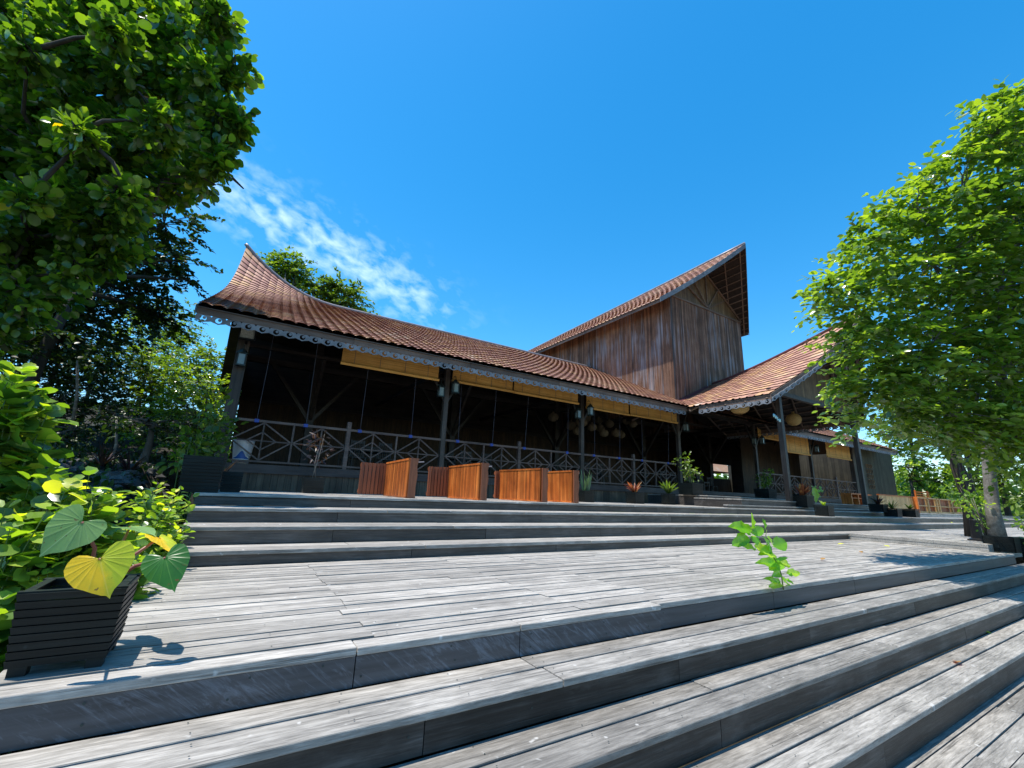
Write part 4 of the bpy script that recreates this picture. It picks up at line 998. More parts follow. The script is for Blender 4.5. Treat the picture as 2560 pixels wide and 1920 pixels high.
# background greenery on the right
rg = [('tree growing directly behind the right end of the hall', [(2250, 960, 60, 42), (2330, 940, 70, 42), (2400, 980, 70, 41), (2260, 1140, 40, 40), (2270, 1020, 55, 40), (2330, 1000, 60, 41), (2250, 1080, 40, 40), (2300, 1090, 45, 41), (2200, 1060, 35, 44)], 'leaf_right', .42),
      ('lime green shrub mass beyond the pale benches', [(2270, 1170, 40, 38), (2310, 1150, 35, 38), (2370, 1170, 35, 38), (2290, 1185, 35, 38), (2340, 1200, 40, 38), (2390, 1215, 40, 37), (2440, 1210, 45, 36), (2270, 1215, 25, 39), (2500, 1190, 45, 36), (2320, 1230, 30, 38), (2410, 1240, 30, 37)], 'leaf_lime', .34),
      ('tall dark green tree at the far right edge', [(2470, 1060, 60, 31), (2420, 1140, 50, 31), (2440, 1200, 50, 30), (2540, 1050, 70, 30), (2530, 1150, 70, 29), (2480, 1130, 55, 31), (2560, 1230, 60, 28), (2490, 1220, 50, 30), (2600, 1130, 80, 30)], 'leaf_mid', .32),
      ('dark tree filling the gap under the near crown', [(2400, 1060, 60, 34), (2440, 1110, 45, 34), (2350, 1120, 28, 36)], 'leaf_mid', .36)]
for lb, bb, mt, sz in rg:
    q = B(bb); tx = (q[0][0][0], q[0][0][1])
    tree('garden_tree', lb, q, 16, 18, sz*.8, 'oval', M[mt], trunk_to(tx, (tx[0], tx[1], max(q[0][0][2]-.5, .5))), .2, M['barkdark'], 'trees beyond the right terrace', shell=.3, spread=.9, limbs=8)
# far wooded skyline in every direction (reads as one mass)
cs = []; 
for i in range(900):
    a = RS.uniform(-.2, math.pi*1.06); R__ = RS.uniform(62, 90); x, y = 15+R__*math.cos(a), 8+R__*math.sin(a); cs.append((x, y, RS.uniform(-.5, 4.5)))
cs = np.array(cs); o = crown_mesh('far_woods', cs, nrmz(RS.normal(size=cs.shape)), 26, 1.5, 'oval', M['leaf_mid'], None, spread=1.6); tag(o, 'distant belt of green woods beyond the hall', 'woods', kind='stuff')

# ------------------------------------------------------------------ close-up leaves
def fancy_leaf(mb, base, tip, width, nrm, kind='oval', wave=.04, fold=.12, droop=.10, nu=9, nv=6, tint=.5):
    b, t_ = Vector(base), Vector(tip); u = (t_-b); L_ = u.length; u.normalize(); n_ = Vector(nrm); s_ = n_.cross(u)
    if s_.length < 1e-3: s_ = Vector((1, 0, 0))
    s_.normalize(); n_ = u.cross(s_); ph = rnd.random()*6
    prof = {'oval': lambda a: math.sin(math.pi*min(1, a)**.8)**.75, 'wavy': lambda a: (math.sin(math.pi*a**.75)**.7)*(1+.07*math.sin(a*19+ph)), 'blade': lambda a: (1-a)**.5*min(1, a*6+.35)}[kind]
    vs = []
    for i in range(nu+1):
        a = i/nu; w = width/2*prof(max(.001, min(.999, a)))
        for j in range(nv+1):
            c = (j/nv-.5)*2
            h = abs(c)*w*fold*2-droop*L_*a*a+wave*L_*math.sin(a*15+ph+(1.6 if c > 0 else 0))*c*c
            vs.append(b+u*(L_*a)+s_*(w*c)+n_*h)
    fs = [(i*(nv+1)+j, i*(nv+1)+j+1, (i+1)*(nv+1)+j+1, (i+1)*(nv+1)+j) for i in range(nu) for j in range(nv)]
    mb._add(vs, fs, tint)
# sprout growing through the deck edge
def sp(zx, zy, dY=0.): return vy(1800+zx*.1387, 1260+zy*.1387, 2.73+dY)
M['leaf_sprout'] = leafmat('sprout_leaves', [(0, (.08, .24, .03)), (.4, (.20, .42, .03)), (1, (.50, .66, .08))], .32, .45)
t = thing('deck_seedling', 'bright green leafy seedling growing up through the deck edge', 'plant', sp(1130, 1450), None)
mb = MB()
LF = [(570, 440, 580, 160, 170), (560, 460, 190, 380, 150), (540, 530, 290, 430, 110), (490, 570, 235, 745, 150), (820, 470, 775, 265, 90), (580, 540, 800, 430, 120), (570, 580, 680, 740, 130), (620, 800, 360, 730, 110), (960, 760, 1210, 680, 180), (620, 760, 1040, 940, 170), (780, 600, 940, 860, 150), (850, 590, 990, 780, 110), (1060, 1060, 680, 1040, 120), (1050, 1000, 900, 1180, 200), (1060, 1040, 1290, 1110, 110), (1000, 1010, 1240, 960, 45), (1070, 1210, 960, 1290, 110), (1200, 1240, 1460, 1240, 100), (1230, 1240, 1300, 1310, 60), (1080, 1400, 810, 1330, 80), (1100, 1430, 900, 1490, 90), (1150, 1400, 1400, 1500, 130), (1180, 1370, 1340, 1440, 90), (700, 650, 560, 600, 90), (930, 800, 720, 900, 110)]
for bx, by, tx_, ty, w in LF:
    dY = rnd.uniform(-.05, .03); b_ = sp(bx, by, dY*.3); e_ = sp(tx_, ty, dY-.03)
    if b_[2] < .03: b_[2] = .03
    if e_[2] < .02: e_[2] = .03; e_[1] = 2.76
    nr = (rnd.uniform(-.5, .5), -.75, rnd.uniform(.35, .9)); fancy_leaf(mb, b_, e_, w/1570*1.35, nr, 'wavy', .035, .15, .06, tint=rnd.random())
mb.build('leaves', M['leaf_sprout'], t, True)
mb = MB(); st_ = [sp(*p) for p in ((1135, 1470), (1110, 1300), (1060, 1120), (950, 930), (850, 750), (825, 560), (845, 465))]; st_[0][2] = -.03
mb.tube(st_, [.007, .007, .006, .006, .005, .004, .003], 6); mb.tube([sp(850, 640), sp(690, 530), sp(570, 460)], [.004, .003, .003], 5); mb.tube([sp(1100, 1260), sp(1230, 1230)], .003, 5); mb.build('stem', M['stem'], t, True)

# planters
def planter(name, label, c, w, h, taper=.86, slat=True, group='dark painted planters', rows=9, feet=False, rz=0, d=None):
    x, y, z = c; d = d or w; t = thing(name, label, 'planter', (x, y, z), group)
    mb = MB(); th = .025; wb, db = w*taper, d*taper
    f0 = .12 if feet else 0.0
    for k in range(rows):
        a, b = f0+(1-f0)*k/rows, f0+(1-f0)*(k+1)/rows; g = .10/rows
        for q, (fa) in enumerate(((0, -1), (0, 1), (-1, 0), (1, 0))):
            wa = (wb+(w-wb)*a)/2+(.006 if slat else 0); wbb = (wb+(w-wb)*b)/2+(.010 if slat else 0); da = (db+(d-db)*a)/2+.006; dbb = (db+(d-db)*b)/2+.010
            if fa[0] == 0: s_ = fa[1]; mb.hexa([(x-wa, y+s_*da, z+h*a), (x+wa, y+s_*da, z+h*a), (x+wa, y+s_*(da-th), z+h*a), (x-wa, y+s_*(da-th), z+h*a), (x-wbb, y+s_*dbb, z+h*(b-g)), (x+wbb, y+s_*dbb, z+h*(b-g)), (x+wbb, y+s_*(dbb-th), z+h*(b-g)), (x-wbb, y+s_*(dbb-th), z+h*(b-g))])
            else: s_ = fa[0]; mb.hexa([(x+s_*wa, y-da+.004, z+h*a), (x+s_*wa, y+da-.004, z+h*a), (x+s_*(wa-th), y+da-.004, z+h*a), (x+s_*(wa-th), y-da+.004, z+h*a), (x+s_*wbb, y-dbb+.004, z+h*(b-g)), (x+s_*wbb, y+dbb-.004, z+h*(b-g)), (x+s_*(wbb-th), y+dbb-.004, z+h*(b-g)), (x+s_*(wbb-th), y-dbb+.004, z+h*(b-g))])
    mb.build('slatted_sides', M['pot'], t)
    mb = MB(); mb.hexa([(x-wb/2+.02, y-db/2+.02, z+h*max(f0, .02)), (x+wb/2-.02, y-db/2+.02, z+h*max(f0, .02)), (x+wb/2-.02, y+db/2-.02, z+h*max(f0, .02)), (x-wb/2+.02, y+db/2-.02, z+h*max(f0, .02)), (x-w/2+.03, y-d/2+.03, z+h*.86), (x+w/2-.03, y-d/2+.03, z+h*.86), (x+w/2-.03, y+d/2-.03, z+h*.86), (x-w/2+.03, y+d/2-.03, z+h*.86)]); mb.build('soil', M['soil'], t)
    mb = MB(); r0 = .035
    for s_ in (-1, 1):
        mb.box(x-w/2-.012, x+w/2+.012, y+s_*(d/2-r0/2)-r0/2-.0, y+s_*(d/2-r0/2)+r0/2+.012*0, z+h*.985, z+h+.004)
        mb.box(x+s_*(w/2-r0/2)-r0/2, x+s_*(w/2-r0/2)+r0/2, y-d/2+r0+.001, y+d/2-r0-.001, z+h*.985, z+h+.003)
    mb.build('rim', M['pot'], t)
    if feet:
        mb = MB()
        for sx in (-1, 1):
            for sy in (-1, 1): mb.box(x+sx*(wb/2-.03)-.03, x+sx*(wb/2-.03)+.03, y+sy*(db/2-.03)-.03, y+sy*(db/2-.03)+.03, z, z+h*f0)
        mb.split('foot', M['pot'], t)
    return t
PG = planter('planter', 'black slatted square planter at the lower left corner of the deck', (-.535, 3.085, .002), .355, .345, .88, rows=9, feet=True)
# caladium-like plant with giant heart leaves
def heart_mat(name, c1, c2, vein, tc):
    m, t, b = newmat(name); uv = t.nodes.new('ShaderNodeUVMap'); sep = t.nodes.new('ShaderNodeSeparateXYZ'); t.links.new(uv.outputs[0], sep.inputs[0])
    u_, v_ = sep.outputs[0], math_('SUBTRACT', sep.outputs[1], .5, tree=t); av = math_('ABSOLUTE', v_, tree=t)
    nn = noise(t, mapping(t, (1, 1, 1)), 9, 5, .6); sp_ = noise(t, mapping(t, (1, 1, 1)), 38, 3, .6)
    ph = math_('MULTIPLY', math_('ARCTAN2', av, math_('SUBTRACT', u_, math_('ADD', .27, math_('MULTIPLY', av, .25, tree=t), tree=t), tree=t), tree=t), 2.55, tree=t)
    ph = math_('ADD', ph, .5, tree=t)
    fr = math_('ABSOLUTE', math_('SUBTRACT', math_('FRACT', ph, tree=t), .5, tree=t), tree=t)
    fr = math_('ABSOLUTE', math_('SUBTRACT', math_('FRACT', ph, tree=t), .5, tree=t), tree=t); vv = mr(t, fr, .0, .06, 1, 0); mid_ = mr(t, av, .004, .016, 1, 0); vv = math_('MAXIMUM', math_('MULTIPLY', vv, .6, tree=t), mid_, tree=t)
    side = mr(t, math_('ADD', v_, math_('MULTIPLY', math_('SUBTRACT', nn, .5, tree=t), .5, tree=t), tree=t), -.06, .12, 0, 1)
    c = mixc(t, side, c1, c2); c = mixc(t, mr(t, nn, .35, .75, 0, .55), c, tuple(x*.55 for x in c2)); c = mixc(t, math_('MULTIPLY', vv, .5, tree=t), c, vein)
    c = mixc(t, mr(t, sp_, .66, .72, 0, .8), c, (.16, .07, .02))
    t.links.new(c, b.inputs['Base Color']); b.inputs['Roughness'].default_value = .36
    bump(t, b, mr(t, fr, 0, .25, 0, 1), .35, .004)
    tr = t.nodes.new('ShaderNodeBsdfTranslucent'); mm = mixc(t, 1., c, tc, 'MULTIPLY'); t.links.new(mm, tr.inputs['Color'])
    ms = t.nodes.new('ShaderNodeMixShader'); ms.inputs[0].default_value = .4; t.links.new(b.outputs[0], ms.inputs[1]); t.links.new(tr.outputs[0], ms.inputs[2]); t.links.new(ms.outputs[0], t.nodes['Material Output'].inputs['Surface'])
    return m
M['h_pale'] = heart_mat('pale_heart_leaf', (.20, .36, .10), (.24, .42, .13), (.42, .58, .28), (1.6, 1.5, 1.2))
M['h_yellow'] = heart_mat('yellow_heart_leaf', (.92, .58, .01), (.50, .58, .02), (.75, .62, .10), (1.5, 1.4, 1))
M['h_green'] = heart_mat('green_heart_leaf', (.035, .16, .02), (.03, .14, .02), (.12, .28, .06), (1.4, 1.6, 1.))
def heart_leaf(name, J, T_, width, facing, mat, parent, cup=.16, ripple=.010):
    J, T_ = Vector(J), Vector(T_); u = T_-J; L_ = u.length; u.normalize(); n_ = Vector(facing); s_ = n_.cross(u).normalized(); n_ = u.cross(s_)
    half = [(.03, .0), (-.10, .07), (-.22, .17), (-.29, .28), (-.28, .38), (-.19, .47), (-.05, .52), (.12, .53), (.29, .50), (.45, .43), (.60, .33), (.74, .22), (.87, .10), (.95, .035), (1.02, 0)]
    out = half+[(a, -b) for a, b in reversed(half[1:-1])]; na = len(out); nr_ = 8; ph = rnd.random()*6
    def P(a, b):
        h = -cup*L_*(max(a, 0)**2*.9+b*b*.8)+.07*L_*abs(b)+ripple*L_*1.2*math.sin(math.atan2(b, a+.05)*9)*min(1, abs(b)*2.2)+.03*L_*math.sin(b*9+ph)*abs(b)
        return J+u*(a*L_)+s_*(b*width/1.06)+n_*h
    vs = [P(.0, 0)]; uvs = [(.3, .5)]
    for i in range(1, nr_+1):
        for k, (a, b) in enumerate(out):
            f_ = i/nr_; w_ = 1+(.018*math.sin(k*2.3+ph) if i == nr_ else 0); vs.append(P(a*f_*w_, b*f_*w_)); uvs.append((.3+a*f_, .5+b*f_))
    fs = [(0, 1+k, 1+(k+1) % na) for k in range(na)]
    for i in range(nr_-1):
        for k in range(na): o_ = 1+i*na; fs.append((o_+k, o_+na+k, o_+na+(k+1) % na, o_+(k+1) % na))
    me = bpy.data.meshes.new(name); me.from_pydata([tuple(p) for p in vs], [], fs); ul = me.uv_layers.new(name='UVMap')
    for li, l in enumerate(me.loops): ul.data[li].uv = uvs[l.vertex_index]
    me.polygons.foreach_set('use_smooth', [True]*len(me.polygons)); me.materials.append(mat)
    o = bpy.data.objects.new(name, me); COL.objects.link(o); o.parent = parent; shift(o, parent); return o
soil0 = np.array([-.53, 3.09, .28])
t = thing('elephant_ear_plant', 'potted plant with giant heart-shaped leaves, one of them yellow', 'plant', tuple(soil0))
D0 = 2.28
hl = [('leaf', (205, 1305), (98, 1388), .21, (.45, -.85, .75), 'h_pale', 2.12, 1.98, 'big pale green heart leaf'),
      ('leaf', (250, 1398), (268, 1492), .245, (-.15, -1, .25), 'h_yellow', 1.98, 1.92, 'yellow heart leaf hanging over the planter'),
      ('leaf', (413, 1395), (434, 1474), .195, (-.1, -1, .4), 'h_green', 2.2, 2.12, 'dark green heart leaf over the deck'),
      ('leaf', (325, 1318), (392, 1322), .16, (.2, -.3, 1), 'h_pale', 2.5, 2.4, 'pale leaf seen edge-on'),
      ('leaf', (398, 1345), (440, 1374), .13, (.5, -.7, .6), 'h_yellow', 2.4, 2.3, 'small folded yellow-green leaf')]
for nm, j, e_, w, fc, mt, dj, de, lb in hl:
    J = dp(j[0], j[1], dj); E_ = dp(e_[0], e_[1], de); tag(heart_leaf('leaf', J, E_, w, fc, M[mt], t), lb)
    mb = MB(); mid_ = (J+soil0)/2+np.array([.03, .02, .05]); mb.tube([soil0, mid_, J], [.011, .009, .006], 7); mb.build('stalk', M['redstem'], t, True)

# other planters: x, y, z, width, height
PL_ = []
bigp = planter('planter', 'large black planter at the left end of the top step', (-.42, 8.42, .705), .52, .53, .95, rows=11, slat=False); 
planter('planter', 'small black planter half hidden behind the large one at the left', (-.02, 9.3, .705), .30, .34, .95, rows=8)
for (x, y, z, w, h, lb) in ((1.52, 10.8, .705, .42, .33, 'dark square planter in front of the first railing bay'),
                            (9.3, 10.6, .705, .40, .34, 'dark planter holding the snake plant, right of the benches'),
                            (11.5, 10.6, .705, .42, .36, 'dark planter holding the reddish bromeliad before the skirting'),
                            (13.3, 10.7, .705, .34, .38, 'dark planter with a small green plant left of the entrance steps'),
                            (float(vy(1727, 1230, 10.6)[0]), 10.6, 1.08, .62, .42, 'wide dark planter with a bush, left of the entrance opening'),
                            (float(vy(1914, 1235, 10.6)[0]), 10.6, 1.075, .62, .40, 'wide dark planter with a bush, right of the entrance opening'),
                            (19.4, 9.2, .985, .36, .30, 'small dark planter just left of the first porch post'),
                            (17.15, 8.05, .79, .52, .40, 'square planter with an orange croton beside the first porch post'),
                            (16.9, 7.30, .54, .42, .34, 'slatted planter with a small lime plant on the middle steps'),
                            (22.0, 7.55, .72, .48, .30, 'dark planter at the foot of the second porch post'),
                            (22.4, 7.25, .56, .46, .32, 'dark planter one step below the second porch post'),
                            (23.4, 7.0, .56, .46, .32, 'dark planter lowest on the right steps by the pale benches')):
    PL_.append((x, y, z+h*.9, planter('planter', lb, (x, y, z), w, h, .92, rows=9)))
planter('planter', 'slatted planter on the deck edge below the lamp post', (15.3, 3.02, .002), .5, .33, .97, rows=10, slat=True)
planter('planter', 'slatted planter cut by the right picture edge', (16.3, 2.55, -.2), .62, .5, .97, rows=12, slat=True)

def rosette(label, c, n_, L_, w, mat, kind='blade', spread=.6, up=.8, name='pot_plant', droop=.2):
    t = thing(name, label, 'plant', tuple(c)); mb = MB(); c = Vector(c)
    for i in range(n_):
        a = rnd.uniform(0, 2*math.pi); el = rnd.uniform(up, 1.3); d = Vector((math.cos(a)*spread*rnd.uniform(.2, 1), math.sin(a)*spread*rnd.uniform(.2, 1), el)).normalized()
        l_ = L_*rnd.uniform(.6, 1.1); nr = Vector((-d.x, -d.y, .6)); fancy_leaf(mb, c+Vector((d.x, d.y, 0))*.02, c+d*l_, w*rnd.uniform(.7, 1.2), nr, kind, .01, .15, droop, 6, 2, rnd.random())
    mb.build('leaves', mat, t, True); return t
def bushy(label, c, blobs, size, mat, nl=12, dens=60, kind='oval', stems=5, name='pot_plant', cat='plant', group=None, smat=None):
    t = thing(name, label, cat, tuple(c), group); cs, os_ = blob_points(blobs, dens, .2, 1.)
    crown_mesh('leaves', cs, os_, nl, size, kind, mat, t, spread=.9)
    mb = MB()
    for k in range(stems):
        b = blobs[k % len(blobs)]; p = Vector(b[0])+Vector((rnd.uniform(-.3, .3), rnd.uniform(-.3, .3), rnd.uniform(.0, .5)))*b[1]
        q0 = Vector(c)+Vector((rnd.uniform(-.05, .05), rnd.uniform(-.05, .05), 0)); mb.tube([q0, q0.lerp(p, .5)+Vector((rnd.uniform(-.05, .05), 0, 0)), p], [.012, .009, .005], 5)
    mb.build('stems', smat or M['bark'], t, True); return t
g = lambda i: PL_[i][:3]
x, y, z = g(0); bushy('slender dark potted tree before the first railing bay', (x, y, z), [((x, y, z+.65), .26), ((x+.05, y, z+.95), .2)], .14, M['leaf_purple'], 9, 90, 'lance', 2)
x, y, z = g(1); t = thing('snake_plant', 'snake plant with tall upright grey-green blades', 'plant', (x, y, z)); mb = MB()
for i in range(15):
    a = rnd.uniform(0, 6.28); r_ = rnd.uniform(.0, .13); b_ = Vector((x+r_*math.cos(a), y+r_*math.sin(a), z)); e_ = b_+Vector((math.cos(a)*.13, math.sin(a)*.1, rnd.uniform(.4, .78))); fancy_leaf(mb, b_, e_, .06, (rnd.uniform(-.5, .5), -1, 0), 'blade', .01, .1, .0, 6, 2, rnd.random())
mb.build('leaves', M['leaf_blue'], t, True)
rosette('reddish bromeliad in a dark planter before the skirting', g(2), 30, .5, .07, M['leaf_red'], spread=.9, up=.5)
rosette('small green dracaena left of the entrance steps', g(3), 22, .55, .10, M['leaf_mid'], 'oval', spread=.8, up=.6)
x, y, z = g(4); bushy('tall green bush in the planter left of the entrance', (x, y, z), [((x, y, z+.45), .38), ((x-.2, y, z+.85), .3), ((x+.3, y, z+.4), .3)], .12, M['leaf_mid'], 10, 90)
x, y, z = g(5); bushy('dim green bush in the planter right of the entrance', (x, y, z), [((x, y, z+.4), .42), ((x+.3, y, z+.7), .3)], .13, M['leaf_mid'], 10, 80)
rosette('small dark leaved plant left of the first porch post', g(6), 14, .5, .12, M['leaf_dark'], 'oval', spread=.6, up=.7)
rosette('orange and red croton beside the first porch post', g(7), 34, .52, .13, M['leaf_red'], 'oval', spread=.9, up=.5, name='croton')
rosette('tiny lime plant in the slatted planter on the steps', g(8), 7, .24, .11, M['leaf_lime'], 'oval', spread=.6, up=.7)
rosette('purple leaved plant at the foot of the second porch post', g(9), 30, .42, .07, M['leaf_purple'], 'blade', spread=.9, up=.5)
rosette('ferny green plant in the middle of the three right planters', g(10), 40, .42, .035, M['leaf_mid'], 'blade', spread=.9, up=.5)
rosette('small leafy plant in the lowest of the right planters', g(11), 14, .28, .08, M['leaf_dark'], 'oval', spread=.8, up=.6)
c = (18.05, 8.15, .99); t = thing('trailing_plant', 'trailing plant with one large light green leaf right of the croton', 'plant', c); mb = MB()
fancy_leaf(mb, (18.05, 8.05, 1.52), (17.95, 7.95, .98), .3, (-.3, -1, .2), 'wavy', .02, tint=.8)
for i in range(16): a = rnd.uniform(-1.2, 1.2); e_ = Vector((18.3+rnd.uniform(-.1, .6), 8.15, rnd.uniform(1.1, 1.65))); fancy_leaf(mb, e_-Vector((.1, 0, .05)), e_+Vector((rnd.uniform(.0, .15), -.02, rnd.uniform(-.12, .1))), .05, (0, -1, .4), 'oval', 0, tint=.4)
mb.build('leaves', M['leaf_sprout'], t, True)
mb = MB(); mb.tube([(18.1, 8.2, .98), (18.15, 8.18, 1.3), (18.4, 8.15, 1.55)], .01, 5); mb.tube([(18.05, 8.15, .98), (18.02, 8.1, 1.3), (18.05, 8.05, 1.52)], .01, 5); mb.build('stems', M['stem'], t, True)
# plants at the right planters
x, y, z = 15.2, 3.2, .34; bushy('bonsai-like bright green shrub in the planter below the lamp post', (x, y, z), [((x+.3, y+.25, z+.95), .42), ((x-.1, y+.1, z+.75), .3), ((x+.6, y+.3, z+.8), .3), ((x+.1, y, z+.3), .26)], .10, M['leaf_lime'], 12, 90, stems=6)
x, y, z = 16.1, 2.75, .3; bushy('yellow-green shrub cut by the right picture edge', (x, y, z), [((x, y, z+.3), .26), ((x+.1, y-.1, z), .26)], .15, M['leaf_lime'], 10, 90)
# big shrubs left
c = tuple(dp(50, 1420, 2.9)); 
def shrub(label, blobs, size, dens, nl, mat, kind='oval', stems=10, group='bright shrubs beside the deck', up=.7):
    q = B(blobs); c0 = q[0][0]; base = (c0[0]-.1, c0[1], gz(c0)+.0); t = thing('garden_shrub', label, 'shrub', base, group)
    cs, os_ = blob_points(q, dens, .3, 1.); keep = ~((cs[:, 0] > -.74) & (cs[:, 2] < .05)); cs, os_ = cs[keep], os_[keep]
    crown_mesh('leaves', cs, os_, nl, size, kind, M[mat], t, spread=.8, up=up, out=.5)
    mb = MB()
    for k in range(stems): b = q[k % len(q)]; p = Vector(b[0]); q0 = Vector(base)+Vector((rnd.uniform(-.2, .2), rnd.uniform(-.2, .2), 0)); mb.tube([q0, q0.lerp(p, .5)+Vector((rnd.uniform(-.1, .1), 0, 0)), p, p+Vector((rnd.uniform(-.05, .05), 0, b[1]))], [.013, .01, .007, .004], 5)
    mb.build('stems', M['stem'], t, True); return t
def shoots(label, tips, size, mat, kind='round', group='bright shrubs beside the deck', jit=.10, node=.055, per=5):
    """leafy shoots: each stem carries opposite pairs of leaves, smaller toward its tip"""
    ws = [(np.array(dp(x, y, D)), r*D/F) for x, y, r, D in tips]; c0 = ws[0][0]; base0 = (float(c0[0]-.1), float(c0[1]), gz(c0)); t = thing('garden_shrub', label, 'shrub', base0, group)
    Ps, Ds, Ns, Sz = [], [], [], []; mb = MB()
    for tip, r in ws:
        for k in range(per):
            P = tip+RS.normal(size=3)*np.array([r*.55, r*.55, r*.45]); 
            if P[0] > -.80 and P[1] > 2.9 and P[2] < .12: P[0] = -.80
            h = max(.35, min(1.1, P[2]-gz(P))); q0 = np.array([P[0]+RS.normal()*.12-.05, P[1]+RS.normal()*.12+.05, P[2]-h]); q0[0] = min(q0[0], -.78)
            m_ = (P+q0)/2+RS.normal(size=3)*.035; pts = [q0*(1-f)**2+2*m_*f*(1-f)+P*f*f for f in np.linspace(0, 1, 7)]
            mb.tube(pts, [.008, .007, .006, .005, .004, .0035, .002], 5, cap=False, tint=.5)
            nn = int(h*.75/node); ang = RS.rand()*6.28
            for j in range(nn):
                f = 1-j*node/h; pp = q0*(1-f)**2+2*m_*f*(1-f)+P*f*f; s_ = size*(.42+.58*min(1, (j+.6)/3.))*RS.uniform(.75, 1.15); ang += 1.57+RS.normal()*.25
                for o_ in (0, math.pi):
                    a = ang+o_; d = np.array([math.cos(a), math.sin(a), .42-.09*j+RS.normal()*.35]); Ps.append(pp+nrmz(d)*.02); Ds.append(d); Ns.append(np.array([0, -.1, 1])+RS.normal(size=3)*.48); Sz.append(s_)
    Ps, Ds, Ns, Sz = map(np.array, (Ps, Ds, Ns, Sz)); V, Fc, t_ = leaf_arrays(Ps, Ds, nrmz(Ns), Sz, kind, RS.rand(len(Ps)))
    npmesh('leaves', V, Fc, t_, M[mat], t, True); mb.build('stems', M['stem'], t, True); return t
shoots('tall shrub with upright shoots and round lime leaves at the left edge', [(20, 1030, 45, 3.2), (48, 930, 18, 3.2), (60, 1000, 35, 3.2), (30, 1100, 60, 3.2), (-30, 980, 60, 3.2), (80, 1080, 35, 3.2), (-60, 1120, 90, 3.2), (-20, 1060, 60, 3.4), (60, 1140, 50, 3.3)], .175, 'leaf_lime', per=5, node=.075)
shoots('spreading lime green shrub filling the lower left behind the planter', [(40, 1190, 60, 3.0), (110, 1200, 50, 3.0), (175, 1220, 40, 3.0), (60, 1290, 70, 2.9), (150, 1300, 60, 2.85), (230, 1250, 30, 3.0), (20, 1390, 80, 2.7), (90, 1390, 60, 2.7), (10, 1500, 60, 2.5), (0, 1590, 50, 2.45), (-60, 1350, 120, 2.7), (150, 1380, 50, 2.8), (280, 1240, 25, 3.2), (200, 1350, 50, 3.0), (30, 1240, 60, 3.3), (120, 1260, 60, 3.3)], .16, 'leaf_lime', per=5, node=.075)
shoots('low lime green shrub growing against the left ends of the steps', [(400, 1240, 35, 4.6), (430, 1280, 35, 4.4), (380, 1270, 35, 4.4), (340, 1320, 45, 3.9), (450, 1250, 22, 4.8), (400, 1320, 40, 4.2), (310, 1350, 35, 3.6), (420, 1340, 28, 4.2), (350, 1240, 25, 4.7), (440, 1330, 20, 4.4)], .14, 'leaf_lime', 'oval', per=6, node=.07)
shoots('broad leaved low shrub peeking out right behind the planter', [(345, 1410, 30, 3.3), (330, 1430, 28, 3.2), (300, 1410, 30, 3.3), (370, 1400, 20, 3.4)], .12, 'leaf_lime', per=4)
shrub('climber with pointed leaves beside the large black planter', [(530, 1040, 28, 9.6), (545, 1080, 28, 9.6), (540, 1005, 20, 9.8), (520, 1115, 32, 9.4), (490, 1095, 28, 9.2), (470, 1120, 28, 9.0), (450, 1150, 25, 8.8), (560, 1110, 20, 9.6)], .18, 95, 10, 'leaf_mid', 'oval', group='bright shrubs beside the deck')
for i, (x, y, D, lb) in enumerate(((330, 1150, 9.5, 'dark spiky plant in the shade left of the steps'), (400, 1190, 9, 'brown-leaved spiky plant nearest the big planter'), (250, 1180, 9.5, 'dark spiky plant furthest left among the rubble'), (560, 1120, 9.3, 'spiky dracaena beside the leftmost hall post'))):
    p = dp(x, y, D); rosette(lb, (p[0], p[1], max(gz(p), -.5) if i < 3 else .72), 34, .6 if i < 3 else .8, .05, M['leaf_purple'], 'blade', spread=1., up=.5, name='spiky_plant')
# rubble on the shaded bank
rv, rf = [], []
for i in range(1500):
    x = RS.uniform(-7.5, -.95); y = RS.uniform(4.5, 15); s_ = abs(RS.normal(.05, .04))+.02; c = np.array([x, y, float(gh(x, y))+s_*.25])
    u_, w_ = 6, 4; o0 = len(rv)
    for a in range(w_+1):
        for b in range(u_): th_, ph_ = math.pi*a/w_, 2*math.pi*b/u_; d = np.array([math.sin(th_)*math.cos(ph_), math.sin(th_)*math.sin(ph_), math.cos(th_)*.6]); rv.append(c+d*s_*RS.uniform(.7, 1.2))
    for a in range(w_):
        for b in range(u_): rf.append((o0+a*u_+b, o0+a*u_+(b+1) % u_, o0+(a+1)*u_+(b+1) % u_, o0+(a+1)*u_+b))
o = npmesh('rubble', np.array(rv), np.array(rf), RS.rand(len(rf)), M['rock']); tag(o, 'grey rubble stones scattered on the shaded bank left of the steps', 'rubble', kind='stuff')
n_ = 5200; x = RS.uniform(-9, -.85, n_); y = RS.uniform(2.2, 19, n_); P = np.stack([x, y, gh(x, y)], -1); D = nrmz(np.stack([RS.normal(size=n_)*.5, RS.normal(size=n_)*.5, RS.rand(n_)+.15], -1))
V, Fc, t_ = leaf_arrays(P, D, nrmz(RS.normal(size=(n_, 3))+np.array([0, 0, .4])), RS.uniform(.07, .2, n_), 'oval', RS.rand(n_)); o = npmesh('ground_cover', V, Fc, t_, M['leaf_dark'], None, True); tag(o, 'low dark ground cover leaves on the left bank', 'ground cover', kind='stuff')
n_ = 9000; x = RS.uniform(20, 75, n_); y = RS.uniform(-6, 40, n_); k_ = ~((x < 45.2) & (y > 1.2) & (y < 26)); x, y = x[k_], y[k_]; P = np.stack([x, y, np.full(len(x), -.95)], -1); n_ = len(x)
